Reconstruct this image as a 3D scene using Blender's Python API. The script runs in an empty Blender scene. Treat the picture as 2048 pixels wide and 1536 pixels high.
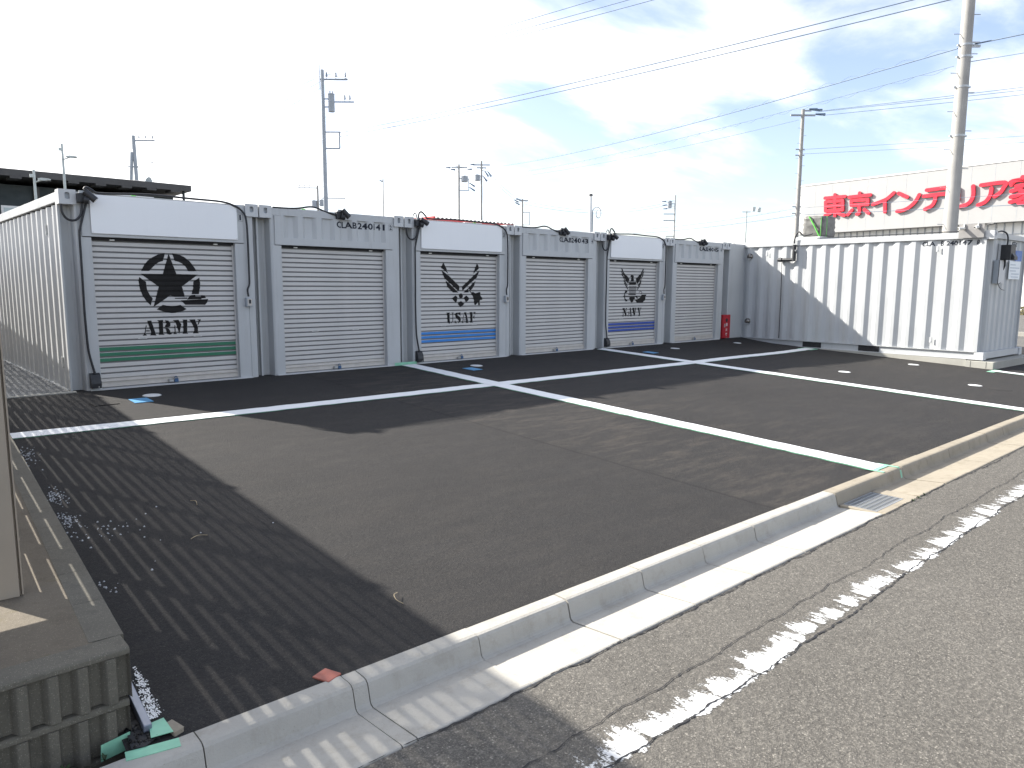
import bpy, bmesh, math, random
from mathutils import Vector, Matrix
R = math.radians
scene = bpy.context.scene
COL = scene.collection
random.seed(7)

# ------------------------------------------------------------------ camera
CAM = Vector((-2.036, -10.137, 1.328))
_yaw, _pitch, _roll = R(42.65), R(-7.691), R(0.312)
_f = Vector((math.sin(_yaw) * math.cos(_pitch), math.cos(_yaw) * math.cos(_pitch), math.sin(_pitch)))
_r = Vector((math.cos(_yaw), -math.sin(_yaw), 0))
_u = _r.cross(_f)
_r2 = math.cos(_roll) * _r + math.sin(_roll) * _u
_u2 = -math.sin(_roll) * _r + math.cos(_roll) * _u
cam_data = bpy.data.cameras.new('camera')
cam_data.sensor_width = 36.0
cam_data.lens = 25.652
cam_data.clip_start = 0.05
cam_data.clip_end = 3000
cam = bpy.data.objects.new('camera', cam_data)
COL.objects.link(cam)
cam.matrix_world = Matrix(((_r2.x, _u2.x, -_f.x, CAM.x), (_r2.y, _u2.y, -_f.y, CAM.y), (_r2.z, _u2.z, -_f.z, CAM.z), (0, 0, 0, 1)))
scene.camera = cam

# ------------------------------------------------------------------ sky, sun, exposure
SUN_AZ, SUN_EL = R(23.7), R(32.3)                 # azimuth measured from +Y towards -X
SUN = Vector((-math.sin(SUN_AZ) * math.cos(SUN_EL), math.cos(SUN_AZ) * math.cos(SUN_EL), math.sin(SUN_EL)))
world = bpy.data.worlds.new('World')
scene.world = world
world.use_nodes = True
wt = world.node_tree
wt.nodes.clear()
def wn(t, **k):
    n = wt.nodes.new(t)
    for a, b in k.items():
        setattr(n, a, b)
    return n
def wl(a, b):
    wt.links.new(a, b)
sky = wn('ShaderNodeTexSky', sky_type='NISHITA', sun_disc=False, sun_elevation=SUN_EL, sun_rotation=-SUN_AZ,
         air_density=1.0, dust_density=1.0, ozone_density=1.6, altitude=30)
tc = wn('ShaderNodeTexCoord')
sep = wn('ShaderNodeSeparateXYZ'); wl(tc.outputs['Generated'], sep.inputs[0])
zc = wn('ShaderNodeMath', operation='MAXIMUM'); wl(sep.outputs['Z'], zc.inputs[0]); zc.inputs[1].default_value = 0.0
za = wn('ShaderNodeMath', operation='ADD'); wl(zc.outputs[0], za.inputs[0]); za.inputs[1].default_value = 0.16
dx = wn('ShaderNodeMath', operation='DIVIDE'); wl(sep.outputs['X'], dx.inputs[0]); wl(za.outputs[0], dx.inputs[1])
dy = wn('ShaderNodeMath', operation='DIVIDE'); wl(sep.outputs['Y'], dy.inputs[0]); wl(za.outputs[0], dy.inputs[1])
cmb = wn('ShaderNodeCombineXYZ'); wl(dx.outputs[0], cmb.inputs[0]); wl(dy.outputs[0], cmb.inputs[1])
mp = wn('ShaderNodeMapping'); wl(cmb.outputs[0], mp.inputs[0])
mp.inputs['Rotation'].default_value = (0, 0, R(25)); mp.inputs['Scale'].default_value = (0.55, 1.0, 1.0); mp.inputs['Location'].default_value = (3.1, 1.7, 0)
nz = wn('ShaderNodeTexNoise'); wl(mp.outputs[0], nz.inputs['Vector'])
nz.inputs['Scale'].default_value = 1.6; nz.inputs['Detail'].default_value = 8; nz.inputs['Roughness'].default_value = 0.56
nz.inputs['Distortion'].default_value = 0.35
# thin veil of cloud, denser on the side of the sun
dotn = wn('ShaderNodeVectorMath', operation='DOT_PRODUCT'); wl(tc.outputs['Generated'], dotn.inputs[0])
dotn.inputs[1].default_value = (-math.sin(SUN_AZ), math.cos(SUN_AZ), 0.15)
veil = wn('ShaderNodeMapRange'); wl(dotn.outputs['Value'], veil.inputs[0])
veil.inputs[1].default_value = 0.38; veil.inputs[2].default_value = 0.88; veil.inputs[3].default_value = 0.0; veil.inputs[4].default_value = 0.30
ad = wn('ShaderNodeMath', operation='ADD'); wl(nz.outputs['Fac'], ad.inputs[0]); wl(veil.outputs[0], ad.inputs[1])
ramp = wn('ShaderNodeMapRange'); ramp.interpolation_type = 'SMOOTHSTEP'; wl(ad.outputs[0], ramp.inputs[0])
ramp.inputs[1].default_value = 0.45; ramp.inputs[2].default_value = 0.70; ramp.inputs[3].default_value = 0.06; ramp.inputs[4].default_value = 0.92
mixc = wn('ShaderNodeMix', data_type='RGBA'); wl(ramp.outputs[0], mixc.inputs['Factor'])
skb = wn('ShaderNodeMix', data_type='RGBA', blend_type='MULTIPLY'); skb.inputs['Factor'].default_value = 1.0
wl(sky.outputs[0], skb.inputs['A']); skb.inputs['B'].default_value = (1.08, 0.98, 1.0, 1)
wl(skb.outputs['Result'], mixc.inputs['A'])
# cloud is brighter towards the sun (forward scatter), and raised opposite it as added fill for the shaded fronts
d2 = wn('ShaderNodeVectorMath', operation='DOT_PRODUCT'); wl(tc.outputs['Generated'], d2.inputs[0]); d2.inputs[1].default_value = SUN
cb1 = wn('ShaderNodeMapRange'); wl(d2.outputs['Value'], cb1.inputs[0])
for i_, x_ in enumerate((-0.6, 0.2, 8.8, 6.2)): cb1.inputs[i_ + 1].default_value = x_
cb2 = wn('ShaderNodeMapRange'); wl(d2.outputs['Value'], cb2.inputs[0])
for i_, x_ in enumerate((0.2, 0.97, 0.0, 4.0)): cb2.inputs[i_ + 1].default_value = x_
cb = wn('ShaderNodeMath', operation='ADD'); wl(cb1.outputs[0], cb.inputs[0]); wl(cb2.outputs[0], cb.inputs[1])
cc = wn('ShaderNodeCombineColor'); 
for k_ in range(3): wl(cb.outputs[0], cc.inputs[k_])
wl(cc.outputs[0], mixc.inputs['B'])
bg = wn('ShaderNodeBackground'); wl(mixc.outputs['Result'], bg.inputs['Color'])
bg.inputs['Strength'].default_value = 0.10
wout = wn('ShaderNodeOutputWorld'); wl(bg.outputs[0], wout.inputs[0])

sun_data = bpy.data.lights.new('sun', 'SUN')
sun_data.energy = 4.6
sun_data.angle = R(0.8)
sun_data.color = (1.0, 0.955, 0.88)
sun = bpy.data.objects.new('sun', sun_data)
COL.objects.link(sun)
sun.rotation_euler = SUN.to_track_quat('Z', 'Y').to_euler()
sun.location = (-10, 20, 30)

scene.view_settings.view_transform = 'Standard'
scene.view_settings.look = 'None'
scene.view_settings.exposure = 1.36
scene.view_settings.gamma = 1.0
scene.view_settings.use_curve_mapping = False
scene.cycles.use_denoising = True
scene.cycles.max_bounces = 6
scene.cycles.transparent_max_bounces = 8

# ------------------------------------------------------------------ outlines (metres)
ARMY = [[(0.885,1.488),(0.924,1.562),(0.971,1.621),(1.028,1.664),(1.102,1.704),(1.192,1.727),(1.158,1.622),(1.105,1.604),(1.063,1.573),(1.025,1.535),(0.985,1.49)],[(1.277,1.727),(1.371,1.709),(1.436,1.676),(1.493,1.631),(1.537,1.576),(1.584,1.496),(1.477,1.494),(1.438,1.556),(1.399,1.594),(1.354,1.616),(1.307,1.626)],[(1.234,1.721),(1.32,1.454),(1.599,1.451),(1.381,1.291),(1.413,1.154),(1.283,1.153),(1.227,1.175),(1.159,1.126),(1.008,1.022),(1.088,1.288),(0.875,1.452),(1.148,1.453)],[(0.857,1.41),(0.935,1.35),(0.943,1.254),(0.969,1.187),(1.006,1.132),(0.976,1.043),(0.925,1.103),(0.882,1.179),(0.856,1.262),(0.847,1.353)],[(1.614,1.412),(1.622,1.342),(1.616,1.272),(1.597,1.188),(1.5,1.189),(1.525,1.271),(1.531,1.354)],[(1.126,1.051),(1.17,1.04),(1.236,1.033),(1.294,1.036),(1.349,1.046),(1.425,0.989),(1.365,0.959),(1.28,0.942),(1.231,0.94),(1.165,0.95),(1.102,0.973),(1.046,0.991)],[(1.356,1.107),(1.717,1.121),(1.711,1.086),(1.674,1.044),(1.412,1.047)],[(1.436,1.117),(1.459,1.145),(1.495,1.176),(1.546,1.18),(1.558,1.153),(1.623,1.153),(1.632,1.175),(1.676,1.17),(1.688,1.148),(1.683,1.135),(1.63,1.131),(1.629,1.119)],[(1.283,1.14),(1.442,1.143),(1.441,1.127),(1.282,1.128)],[(0.92,0.847),(0.972,0.848),(1.02,0.663),(1.027,0.65),(0.943,0.654),(0.964,0.678)],[(0.903,0.795),(0.912,0.782),(0.891,0.681),(0.911,0.655),(0.852,0.653),(0.877,0.674)],[(0.903,0.723),(0.947,0.722),(0.946,0.706),(0.898,0.708)],[(1.042,0.849),(1.118,0.851),(1.12,0.84),(1.114,0.827),(1.113,0.673),(1.129,0.656),(1.048,0.658),(1.061,0.675),(1.061,0.829)],[(1.135,0.848),(1.184,0.842),(1.208,0.807),(1.205,0.768),(1.171,0.748),(1.134,0.754),(1.139,0.775),(1.157,0.8),(1.15,0.826)],[(1.138,0.745),(1.178,0.739),(1.198,0.712),(1.204,0.678),(1.225,0.681),(1.215,0.66),(1.19,0.654),(1.158,0.666),(1.148,0.714)],[(1.257,0.78),(1.269,0.771),(1.268,0.684),(1.286,0.659),(1.236,0.659),(1.254,0.68)],[(1.238,0.845),(1.313,0.848),(1.347,0.786),(1.315,0.657),(1.273,0.814)],[(1.363,0.849),(1.427,0.849),(1.418,0.678),(1.429,0.658),(1.353,0.659),(1.367,0.68),(1.371,0.833)],[(1.448,0.848),(1.529,0.849),(1.533,0.833),(1.563,0.743),(1.559,0.677),(1.573,0.658),(1.489,0.659),(1.508,0.683),(1.511,0.736),(1.468,0.826)],[(1.555,0.847),(1.607,0.846),(1.602,0.831),(1.569,0.774),(1.556,0.774),(1.58,0.827)]]
USAF = [[(0.861,1.719),(0.878,1.69),(0.917,1.632),(0.962,1.524),(0.879,1.586),(0.808,1.622),(0.838,1.685)],[(0.814,1.589),(0.89,1.544),(0.996,1.478),(1.104,1.394),(1.218,1.305),(1.201,1.223),(1.125,1.266),(1.027,1.343),(0.92,1.418),(0.873,1.46),(0.836,1.535)],[(0.904,1.41),(0.984,1.359),(1.07,1.292),(1.19,1.199),(1.07,1.2),(1.005,1.249),(0.941,1.3)],[(1.625,1.721),(1.671,1.635),(1.596,1.577),(1.528,1.532),(1.564,1.615),(1.602,1.69)],[(1.677,1.596),(1.648,1.53),(1.607,1.459),(1.459,1.362),(1.369,1.293),(1.279,1.228),(1.268,1.301),(1.391,1.388),(1.527,1.493),(1.619,1.555)],[(1.587,1.407),(1.556,1.328),(1.516,1.275),(1.459,1.227),(1.436,1.258),(1.402,1.267),(1.425,1.201),(1.301,1.199),(1.414,1.275),(1.504,1.354)],[(1.292,1.139),(1.288,1.122),(1.278,1.107),(1.263,1.097),(1.245,1.094),(1.227,1.098),(1.212,1.107),(1.202,1.122),(1.199,1.139),(1.202,1.156),(1.213,1.171),(1.228,1.18),(1.245,1.184),(1.263,1.18),(1.278,1.171),(1.288,1.156)],[(1.124,1.148),(1.168,1.116),(1.162,1.078),(1.14,1.019),(1.091,1.048),(1.042,1.097)],[(1.366,1.147),(1.445,1.093),(1.402,1.049),(1.356,1.022),(1.334,1.067),(1.31,1.107)],[(1.245,1.051),(1.328,1.0),(1.244,0.938),(1.167,1.0)],[(1.481,1.18),(1.515,1.214),(1.584,1.184),(1.67,1.207),(1.699,1.201),(1.705,1.135),(1.748,1.099),(1.744,1.068),(1.688,1.06),(1.682,1.029),(1.688,0.976),(1.659,0.965),(1.641,0.985),(1.647,1.025),(1.584,0.973),(1.555,0.979),(1.544,1.057),(1.521,1.127)],[(1.425,1.241),(1.436,1.248),(1.515,1.181),(1.487,1.177)],[(0.91,0.85),(0.997,0.85),(0.991,0.831),(0.99,0.72),(1.006,0.659),(0.974,0.656),(0.941,0.687),(0.932,0.833)],[(1.024,0.849),(1.084,0.848),(1.069,0.83),(1.069,0.709),(1.039,0.662),(1.022,0.659),(1.053,0.709),(1.054,0.83)],[(1.144,0.845),(1.199,0.846),(1.233,0.852),(1.238,0.791),(1.221,0.792),(1.188,0.831),(1.166,0.819),(1.171,0.797),(1.227,0.765),(1.243,0.73),(1.237,0.687),(1.198,0.658),(1.182,0.662),(1.199,0.697),(1.122,0.768),(1.109,0.811),(1.122,0.837)],[(1.105,0.721),(1.143,0.668),(1.165,0.656),(1.11,0.66)],[(1.311,0.846),(1.367,0.848),(1.412,0.677),(1.423,0.655),(1.349,0.656),(1.366,0.674),(1.35,0.771)],[(1.306,0.811),(1.315,0.794),(1.29,0.69),(1.308,0.66),(1.26,0.66),(1.276,0.686)],[(1.299,0.716),(1.355,0.717),(1.357,0.705),(1.297,0.705)],[(1.433,0.846),(1.509,0.848),(1.512,0.829),(1.512,0.679),(1.528,0.658),(1.443,0.659),(1.463,0.68),(1.455,0.83)],[(1.524,0.848),(1.583,0.847),(1.581,0.792),(1.566,0.819),(1.537,0.833)],[(1.543,0.788),(1.558,0.788),(1.558,0.72),(1.543,0.731),(1.528,0.758)]]
NAVY = [[(0.835,1.724),(0.918,1.611),(1.016,1.549),(1.103,1.494),(1.096,1.443),(1.064,1.379),(0.987,1.434),(0.929,1.51),(0.866,1.623),(0.818,1.69)],[(0.811,1.673),(0.867,1.61),(0.9,1.552),(0.869,1.568),(0.817,1.626)],[(0.821,1.605),(0.901,1.539),(0.948,1.48),(0.909,1.501),(0.84,1.555)],[(0.87,1.538),(0.948,1.467),(0.987,1.425),(0.939,1.442),(0.903,1.492)],[(0.904,1.467),(0.974,1.416),(1.03,1.374),(0.968,1.391),(0.912,1.425)],[(0.916,1.412),(0.996,1.378),(1.066,1.332),(0.983,1.344),(0.931,1.374)],[(0.949,1.353),(1.025,1.327),(1.079,1.289),(1.013,1.302),(0.964,1.331)],[(0.992,1.314),(1.061,1.28),(1.077,1.246),(1.035,1.267)],[(1.613,1.697),(1.568,1.627),(1.512,1.509),(1.459,1.43),(1.384,1.374),(1.346,1.438),(1.334,1.49),(1.418,1.547),(1.514,1.613),(1.591,1.732)],[(1.62,1.632),(1.57,1.571),(1.538,1.553),(1.568,1.614),(1.622,1.68)],[(1.602,1.558),(1.534,1.501),(1.495,1.478),(1.539,1.54),(1.617,1.61)],[(1.541,1.492),(1.508,1.439),(1.459,1.422),(1.496,1.465),(1.572,1.54)],[(1.538,1.422),(1.482,1.387),(1.419,1.369),(1.474,1.413),(1.543,1.466)],[(1.523,1.37),(1.47,1.339),(1.386,1.326),(1.455,1.374),(1.535,1.409)],[(1.492,1.326),(1.444,1.296),(1.377,1.282),(1.429,1.322),(1.505,1.348)],[(1.424,1.261),(1.383,1.239),(1.396,1.274),(1.465,1.309)],[(1.132,1.55),(1.166,1.568),(1.221,1.575),(1.257,1.552),(1.26,1.487),(1.272,1.427),(1.151,1.426),(1.163,1.478),(1.182,1.521),(1.133,1.533)],[(1.083,1.417),(1.354,1.419),(1.35,1.354),(1.106,1.353)],[(1.1,1.332),(1.118,1.332),(1.128,1.164),(1.114,1.164)],[(1.135,1.332),(1.153,1.332),(1.159,1.164),(1.145,1.164)],[(1.169,1.332),(1.187,1.332),(1.189,1.164),(1.175,1.164)],[(1.204,1.332),(1.222,1.332),(1.22,1.164),(1.206,1.164)],[(1.239,1.332),(1.257,1.332),(1.25,1.164),(1.236,1.164)],[(1.274,1.332),(1.292,1.332),(1.281,1.164),(1.267,1.164)],[(1.309,1.333),(1.327,1.333),(1.312,1.164),(1.298,1.164)],[(1.344,1.333),(1.362,1.333),(1.343,1.164),(1.329,1.164)],[(1.061,1.136),(1.115,1.158),(1.337,1.158),(1.353,1.131)],[(0.905,1.116),(1.509,1.115),(1.51,1.101),(0.905,1.101)],[(0.974,1.233),(1.043,1.229),(1.038,1.19),(0.977,1.173),(0.963,1.109),(0.982,1.049),(1.059,1.023),(1.053,0.997),(0.991,0.989),(0.948,1.05),(0.932,1.11),(0.943,1.178)],[(1.131,1.091),(1.312,1.09),(1.321,1.047),(1.28,1.034),(1.261,0.986),(1.206,0.965),(1.157,0.987),(1.147,1.039),(1.106,1.044)],[(1.449,1.185),(1.476,1.211),(1.511,1.22),(1.555,1.211),(1.578,1.18),(1.558,1.15),(1.536,1.143),(1.53,1.153),(1.552,1.167),(1.556,1.185),(1.541,1.201),(1.512,1.208),(1.484,1.201),(1.471,1.181)],[(1.323,1.016),(1.413,1.041),(1.497,1.071),(1.558,1.137),(1.738,1.14),(1.711,1.096),(1.699,1.052),(1.708,1.017),(1.644,0.991),(1.602,0.958),(1.396,0.959)],[(1.354,1.1),(1.411,1.1),(1.427,1.05),(1.37,1.057)],[(0.882,0.847),(0.963,0.848),(0.993,0.792),(1.034,0.722),(1.033,0.661),(0.998,0.667),(0.939,0.767)],[(0.906,0.776),(0.922,0.776),(0.931,0.69),(0.941,0.662),(0.896,0.66),(0.908,0.69)],[(0.995,0.848),(1.048,0.847),(1.033,0.817),(1.028,0.774),(1.011,0.783),(1.019,0.826)],[(1.139,0.849),(1.183,0.85),(1.215,0.692),(1.233,0.661),(1.164,0.66),(1.177,0.684)],[(1.117,0.781),(1.131,0.772),(1.103,0.686),(1.111,0.661),(1.074,0.66),(1.088,0.686)],[(1.106,0.726),(1.161,0.726),(1.162,0.712),(1.106,0.712)],[(1.232,0.848),(1.312,0.85),(1.311,0.812),(1.343,0.724),(1.339,0.664),(1.303,0.668),(1.265,0.734)],[(1.337,0.848),(1.382,0.849),(1.368,0.802),(1.343,0.733),(1.34,0.785)],[(1.415,0.847),(1.493,0.848),(1.497,0.817),(1.52,0.729),(1.522,0.685),(1.538,0.662),(1.459,0.663),(1.479,0.686),(1.47,0.739),(1.43,0.827)],[(1.515,0.848),(1.568,0.847),(1.552,0.816),(1.528,0.773),(1.515,0.777),(1.537,0.816)]]
CAB_DOWN = [(0.288,-0.02,2.314),(0.271,-0.02,2.251),(0.226,-0.02,2.089),(0.198,-0.02,1.981),(0.187,-0.02,1.91),(0.186,-0.02,1.679),(0.184,-0.02,1.32),(0.181,-0.02,0.958),(0.189,-0.02,0.591),(0.203,-0.02,0.433),(0.243,-0.02,0.231)]
CAB_LOOP = [(0.235,-0.03,2.335),(0.229,-0.03,2.229),(0.211,-0.03,2.14),(0.163,-0.03,2.081),(0.099,-0.03,2.071),(0.047,-0.03,2.103),(0.016,-0.03,2.17),(0.01,-0.03,2.251)]
CAB_OVER = [(0.272,0.0,2.446),(0.293,0.0,2.474),(0.337,0.0,2.461),(0.4,0.0,2.419),(0.498,0.0,2.416),(1.015,0.0,2.448),(1.532,0.0,2.44),(1.926,0.0,2.433),(2.088,0.0,2.389),(2.189,0.0,2.326),(2.243,0.0,2.218),(2.255,0.0,1.911),(2.254,0.0,1.498),(2.251,0.0,1.331),(2.222,0.0,1.248),(2.233,0.0,1.154)]
CAB_EVEN = [(0.21,0.03,2.416),(0.455,0.03,2.419),(0.615,0.03,2.433),(0.779,0.03,2.464),(0.897,0.03,2.458),(1.04,0.03,2.413),(1.161,0.03,2.384),(1.223,0.03,2.367)]
C3_LOOP2 = [(0.147,-0.02,2.441),(0.168,-0.02,2.485),(0.194,-0.02,2.494),(0.219,-0.02,2.472),(0.225,-0.02,2.431),(0.217,-0.02,2.341)]
C3_OVER = [(0.258,-0.02,2.422),(0.272,-0.02,2.497),(0.305,-0.02,2.526),(0.344,-0.02,2.518),(0.41,-0.02,2.464),(0.476,-0.02,2.426),(0.543,-0.02,2.419)]
S7_HOSE = [(4.162,2.388),(4.157,2.483),(4.123,2.594),(4.056,2.666),(3.992,2.616),(3.928,2.571),(3.808,2.584),(3.71,2.602)]
S7_PIPE = [(4.155,2.369),(4.143,1.998),(4.51,1.997)]
S7_CABLE = [(4.481,1.944),(4.475,1.716),(4.465,1.258),(4.458,0.643),(4.456,0.042)]
SIGN = [[(2.141,9.756),(4.183,9.723)],[(3.152,9.978),(3.289,8.014)],[(2.227,9.375),(2.285,8.537)],[(3.981,9.356),(4.041,8.504)],[(2.225,9.396),(3.98,9.367)],[(2.314,8.972),(4.01,8.946)],[(2.343,8.554),(4.04,8.525)],[(3.176,8.467),(2.719,8.268),(2.253,8.122)],[(3.328,8.455),(3.718,8.193),(4.249,7.985)],[(5.601,9.896),(5.618,9.67)],[(4.62,9.62),(6.641,9.633)],[(4.836,9.269),(6.432,9.248)],[(4.836,9.269),(4.866,8.863)],[(4.866,8.852),(6.464,8.819)],[(6.432,9.248),(6.466,8.798)],[(5.647,8.817),(5.697,8.125),(5.485,7.997)],[(4.975,8.429),(4.588,8.023)],[(6.172,8.364),(6.599,8.005)],[(8.792,9.603),(8.427,9.303),(8.033,9.062),(6.951,8.757)],[(8.042,8.942),(8.112,8.01)],[(9.222,9.522),(9.999,9.127)],[(11.014,9.223),(10.719,8.675),(10.216,8.235),(9.737,8.03),(9.19,7.975)],[(11.607,9.545),(13.31,9.604)],[(11.408,9.061),(13.665,9.106)],[(12.376,8.932),(12.34,8.578),(12.135,8.218),(11.591,7.959)],[(14.129,9.409),(14.2,8.55)],[(15.27,9.49),(15.326,8.808),(15.178,8.324),(14.812,8.038),(14.249,7.948)],[(15.846,9.501),(17.552,9.538),(17.507,9.124),(17.272,8.753),(16.925,8.522)],[(16.64,9.169),(16.586,8.643),(16.292,8.18),(15.765,7.948)],[(18.765,9.807),(18.784,9.591)],[(18.05,9.302),(18.067,9.568),(19.508,9.637),(19.519,9.34)],[(18.395,9.144),(19.28,9.196)],[(18.785,9.137),(18.491,8.936),(18.069,8.805)],[(18.654,8.859),(18.984,8.628),(19.135,8.228),(19.011,7.879),(18.661,7.884)],[(18.906,8.636),(18.533,8.457),(18.083,8.37)],[(19.048,8.339),(18.642,8.101),(18.061,7.98)],[(19.411,9.012),(19.163,8.782)],[(19.058,8.664),(19.405,8.203),(19.731,7.96)]]
WIRES = [('a',[(20.593,30.755,13.66),(21.11,-6.309,11.937)],0.25,0.013),('a',[(20.98,30.386,13.575),(22.619,-7.643,12.038)],0.25,0.013),('a',[(21.324,30.06,13.462),(23.688,-8.576,12.161)],0.25,0.013),('b',[(21.016,30.325,10.334),(20.987,-18.549,9.392)],0.4,0.016),('b',[(21.011,30.328,10.103),(22.269,-19.648,9.561)],0.4,0.016),('c',[(50.143,51.361,13.785),(18.765,-3.64,7.155)],0.5,0.016),('c2',[(18.905,-3.758,7.217),(14.956,-15.694,6.245)],0.05,0.016),('d',[(50.182,51.324,12.952),(18.708,-3.611,6.74)],0.5,0.008),('d2',[(18.867,-3.746,6.814),(15.336,-16.089,5.703)],0.05,0.008),('e',[(50.261,51.252,12.431),(42.373,12.254,11.486)],0.4,0.012),('f',[(41.876,10.698,11.683),(41.165,-9.922,10.536)],0.05,0.014),('f',[(42.189,11.089,11.739),(40.857,-10.336,10.196)],0.05,0.014),('f',[(41.927,10.645,11.426),(41.127,-9.925,10.084)],0.05,0.014),('g',[(42.601,12.004,9.732),(48.89,-9.614,9.263)],0.05,0.008),('g',[(42.607,11.991,9.462),(48.896,-9.655,8.852)],0.05,0.008),('h',[(42.5,11.998,6.199),(60.297,55.709,8.514)],1.0,0.012),('h',[(42.511,11.978,5.773),(60.3,55.706,7.916)],0.8,0.016),('h2',[(42.5,11.998,6.199),(39.536,-12.308,5.707)],0.05,0.01),('h2',[(42.511,11.978,5.773),(39.545,-12.371,5.082)],0.05,0.014),('i',[(20.245,31.085,13.574),(19.152,49.421,13.235)],0.2,0.012),('i',[(20.281,31.048,13.29),(19.661,48.92,12.465)],0.2,0.012),('i',[(20.271,31.053,12.919),(20.245,48.352,11.981)],0.2,0.012),('j',[(48.292,53.069,13.772),(53.58,75.634,15.272)],0.2,0.016),('j',[(48.212,53.142,13.564),(53.576,75.637,15.011)],0.2,0.016),('k',[(50.34,51.179,13.787),(60.147,55.847,11.485)],0.3,0.014),('k',[(50.261,51.252,13.578),(60.014,55.969,11.247)],0.3,0.014),('l',[(60.37,55.642,11.487),(86.418,52.342,13.305)],1.2,0.02),('l',[(60.372,55.64,11.131),(86.424,52.332,12.959)],1.2,0.02)]

# ------------------------------------------------------------------ helpers
def nodes_of(name):
    m = bpy.data.materials.new(name)
    m.use_nodes = True
    t = m.node_tree
    b = t.nodes['Principled BSDF']
    return m, t, b
def N(t, kind, **k):
    n = t.nodes.new(kind)
    for a, b in k.items():
        setattr(n, a, b)
    return n
def coords(t, scale=(1, 1, 1), kind='Object'):
    tc = N(t, 'ShaderNodeTexCoord')
    mp = N(t, 'ShaderNodeMapping')
    mp.inputs['Scale'].default_value = scale
    t.links.new(tc.outputs[kind], mp.inputs[0])
    return mp.outputs[0]
def noise(t, vec, scale, detail=4, rough=0.55):
    n = N(t, 'ShaderNodeTexNoise')
    n.inputs['Scale'].default_value = scale; n.inputs['Detail'].default_value = detail; n.inputs['Roughness'].default_value = rough
    t.links.new(vec, n.inputs['Vector'])
    return n.outputs['Fac']
def rng(t, v, a, b, c=0.0, d=1.0, smooth=False):
    n = N(t, 'ShaderNodeMapRange')
    if smooth:
        n.interpolation_type = 'SMOOTHSTEP'
    for i, x in enumerate((a, b, c, d)):
        n.inputs[i + 1].default_value = x
    t.links.new(v, n.inputs[0])
    return n.outputs[0]
def mixc_(t, fac, a, b, mode='MIX'):
    n = N(t, 'ShaderNodeMix', data_type='RGBA', blend_type=mode)
    for s, v in (('Factor', fac), ('A', a), ('B', b)):
        if isinstance(v, (int, float)):
            n.inputs[s].default_value = v
        elif isinstance(v, tuple):
            n.inputs[s].default_value = (*v, 1)
        else:
            t.links.new(v, n.inputs[s])
    return n.outputs['Result']
def mul(t, a, b, op='MULTIPLY'):
    n = N(t, 'ShaderNodeMath', operation=op)
    for i, v in enumerate((a, b)):
        if isinstance(v, (int, float)):
            n.inputs[i].default_value = v
        else:
            t.links.new(v, n.inputs[i])
    return n.outputs[0]
def bump(t, b, h, strength, dist=0.01):
    n = N(t, 'ShaderNodeBump')
    n.inputs['Strength'].default_value = strength; n.inputs['Distance'].default_value = dist
    t.links.new(h, n.inputs['Height']); t.links.new(n.outputs[0], b.inputs['Normal'])
MATS = {}
def paint(name, col, rough=0.45, var=0.10, scale=3.0, metal=0.0, dirt=0.0, spec=0.5, fine=0.0):
    """plain coloured surface with soft uneven wear"""
    if name in MATS:
        return MATS[name]
    m, t, b = nodes_of(name)
    v = coords(t)
    n1 = noise(t, v, scale, 5)
    dark = tuple(c * (1 - var) for c in col); lite = tuple(min(1, c * (1 + var)) for c in col)
    c = mixc_(t, rng(t, n1, 0.3, 0.7), dark, lite)
    if dirt > 0:
        v2 = coords(t, (6, 6, 0.5))
        d = rng(t, noise(t, v2, 2.5, 6, 0.65), 0.55, 0.8, 0, dirt)
        c = mixc_(t, d, c, (0.17, 0.15, 0.12))
    if fine > 0:
        f = noise(t, v, 260, 2)
        c = mixc_(t, rng(t, f, 0.35, 0.7, 0, fine), c, tuple(x * 0.35 for x in col))
        bump(t, b, f, 0.25, 0.004)
    t.links.new(c, b.inputs['Base Color'])
    t.links.new(rng(t, noise(t, v, scale * 4, 3), 0.3, 0.7, rough * 0.85, min(1, rough * 1.2)), b.inputs['Roughness'])
    b.inputs['Metallic'].default_value = metal
    b.inputs['Specular IOR Level'].default_value = spec
    MATS[name] = m
    return m

M_PAINT = paint('container_paint', (0.45, 0.462, 0.466), 0.45, 0.06, 1.3, dirt=0.22)
M_CAST = paint('casting_paint', (0.50, 0.51, 0.515), 0.5, 0.06, 4.0, dirt=0.2)
M_SLAT = paint('shutter_paint', (0.55, 0.535, 0.515), 0.48, 0.05, 2.0, dirt=0.10)
M_GROOVE_SHADE = paint('shutter_groove_shade', (0.17, 0.17, 0.17), 0.6, 0.15, 6.0)  # dark grey standing in for the shade inside the shutter grooves
M_ALU = paint('shutter_bar_aluminium', (0.50, 0.47, 0.43), 0.42, 0.08, 9.0)
M_SIGN = paint('sign_white', (0.80, 0.81, 0.82), 0.35, 0.02, 1.0, dirt=0.03)
M_BLACK = paint('black_plastic', (0.022, 0.023, 0.026), 0.5, 0.2, 8.0)
M_DARK = paint('dark_gap', (0.02, 0.02, 0.022), 0.8, 0.1)
M_RUB = paint('white_stopper', (0.7, 0.69, 0.64), 0.6)
M_INK = paint('black_stencil_paint', (0.014, 0.013, 0.013), 0.6, 0.25, 6.0, spec=0.2)
M_LETTER = paint('blue_black_lettering', (0.022, 0.026, 0.038), 0.6, 0.15, 12.0, spec=0.2)
M_GREEN = paint('green_stripe_paint', (0.02, 0.16, 0.085), 0.45, 0.1, 4.0)
M_BLUE = paint('light_blue_stripe_paint', (0.03, 0.21, 0.58), 0.45, 0.08, 4.0)
M_NAVY = paint('dark_blue_stripe_paint', (0.022, 0.07, 0.36), 0.45, 0.08, 4.0)
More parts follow.
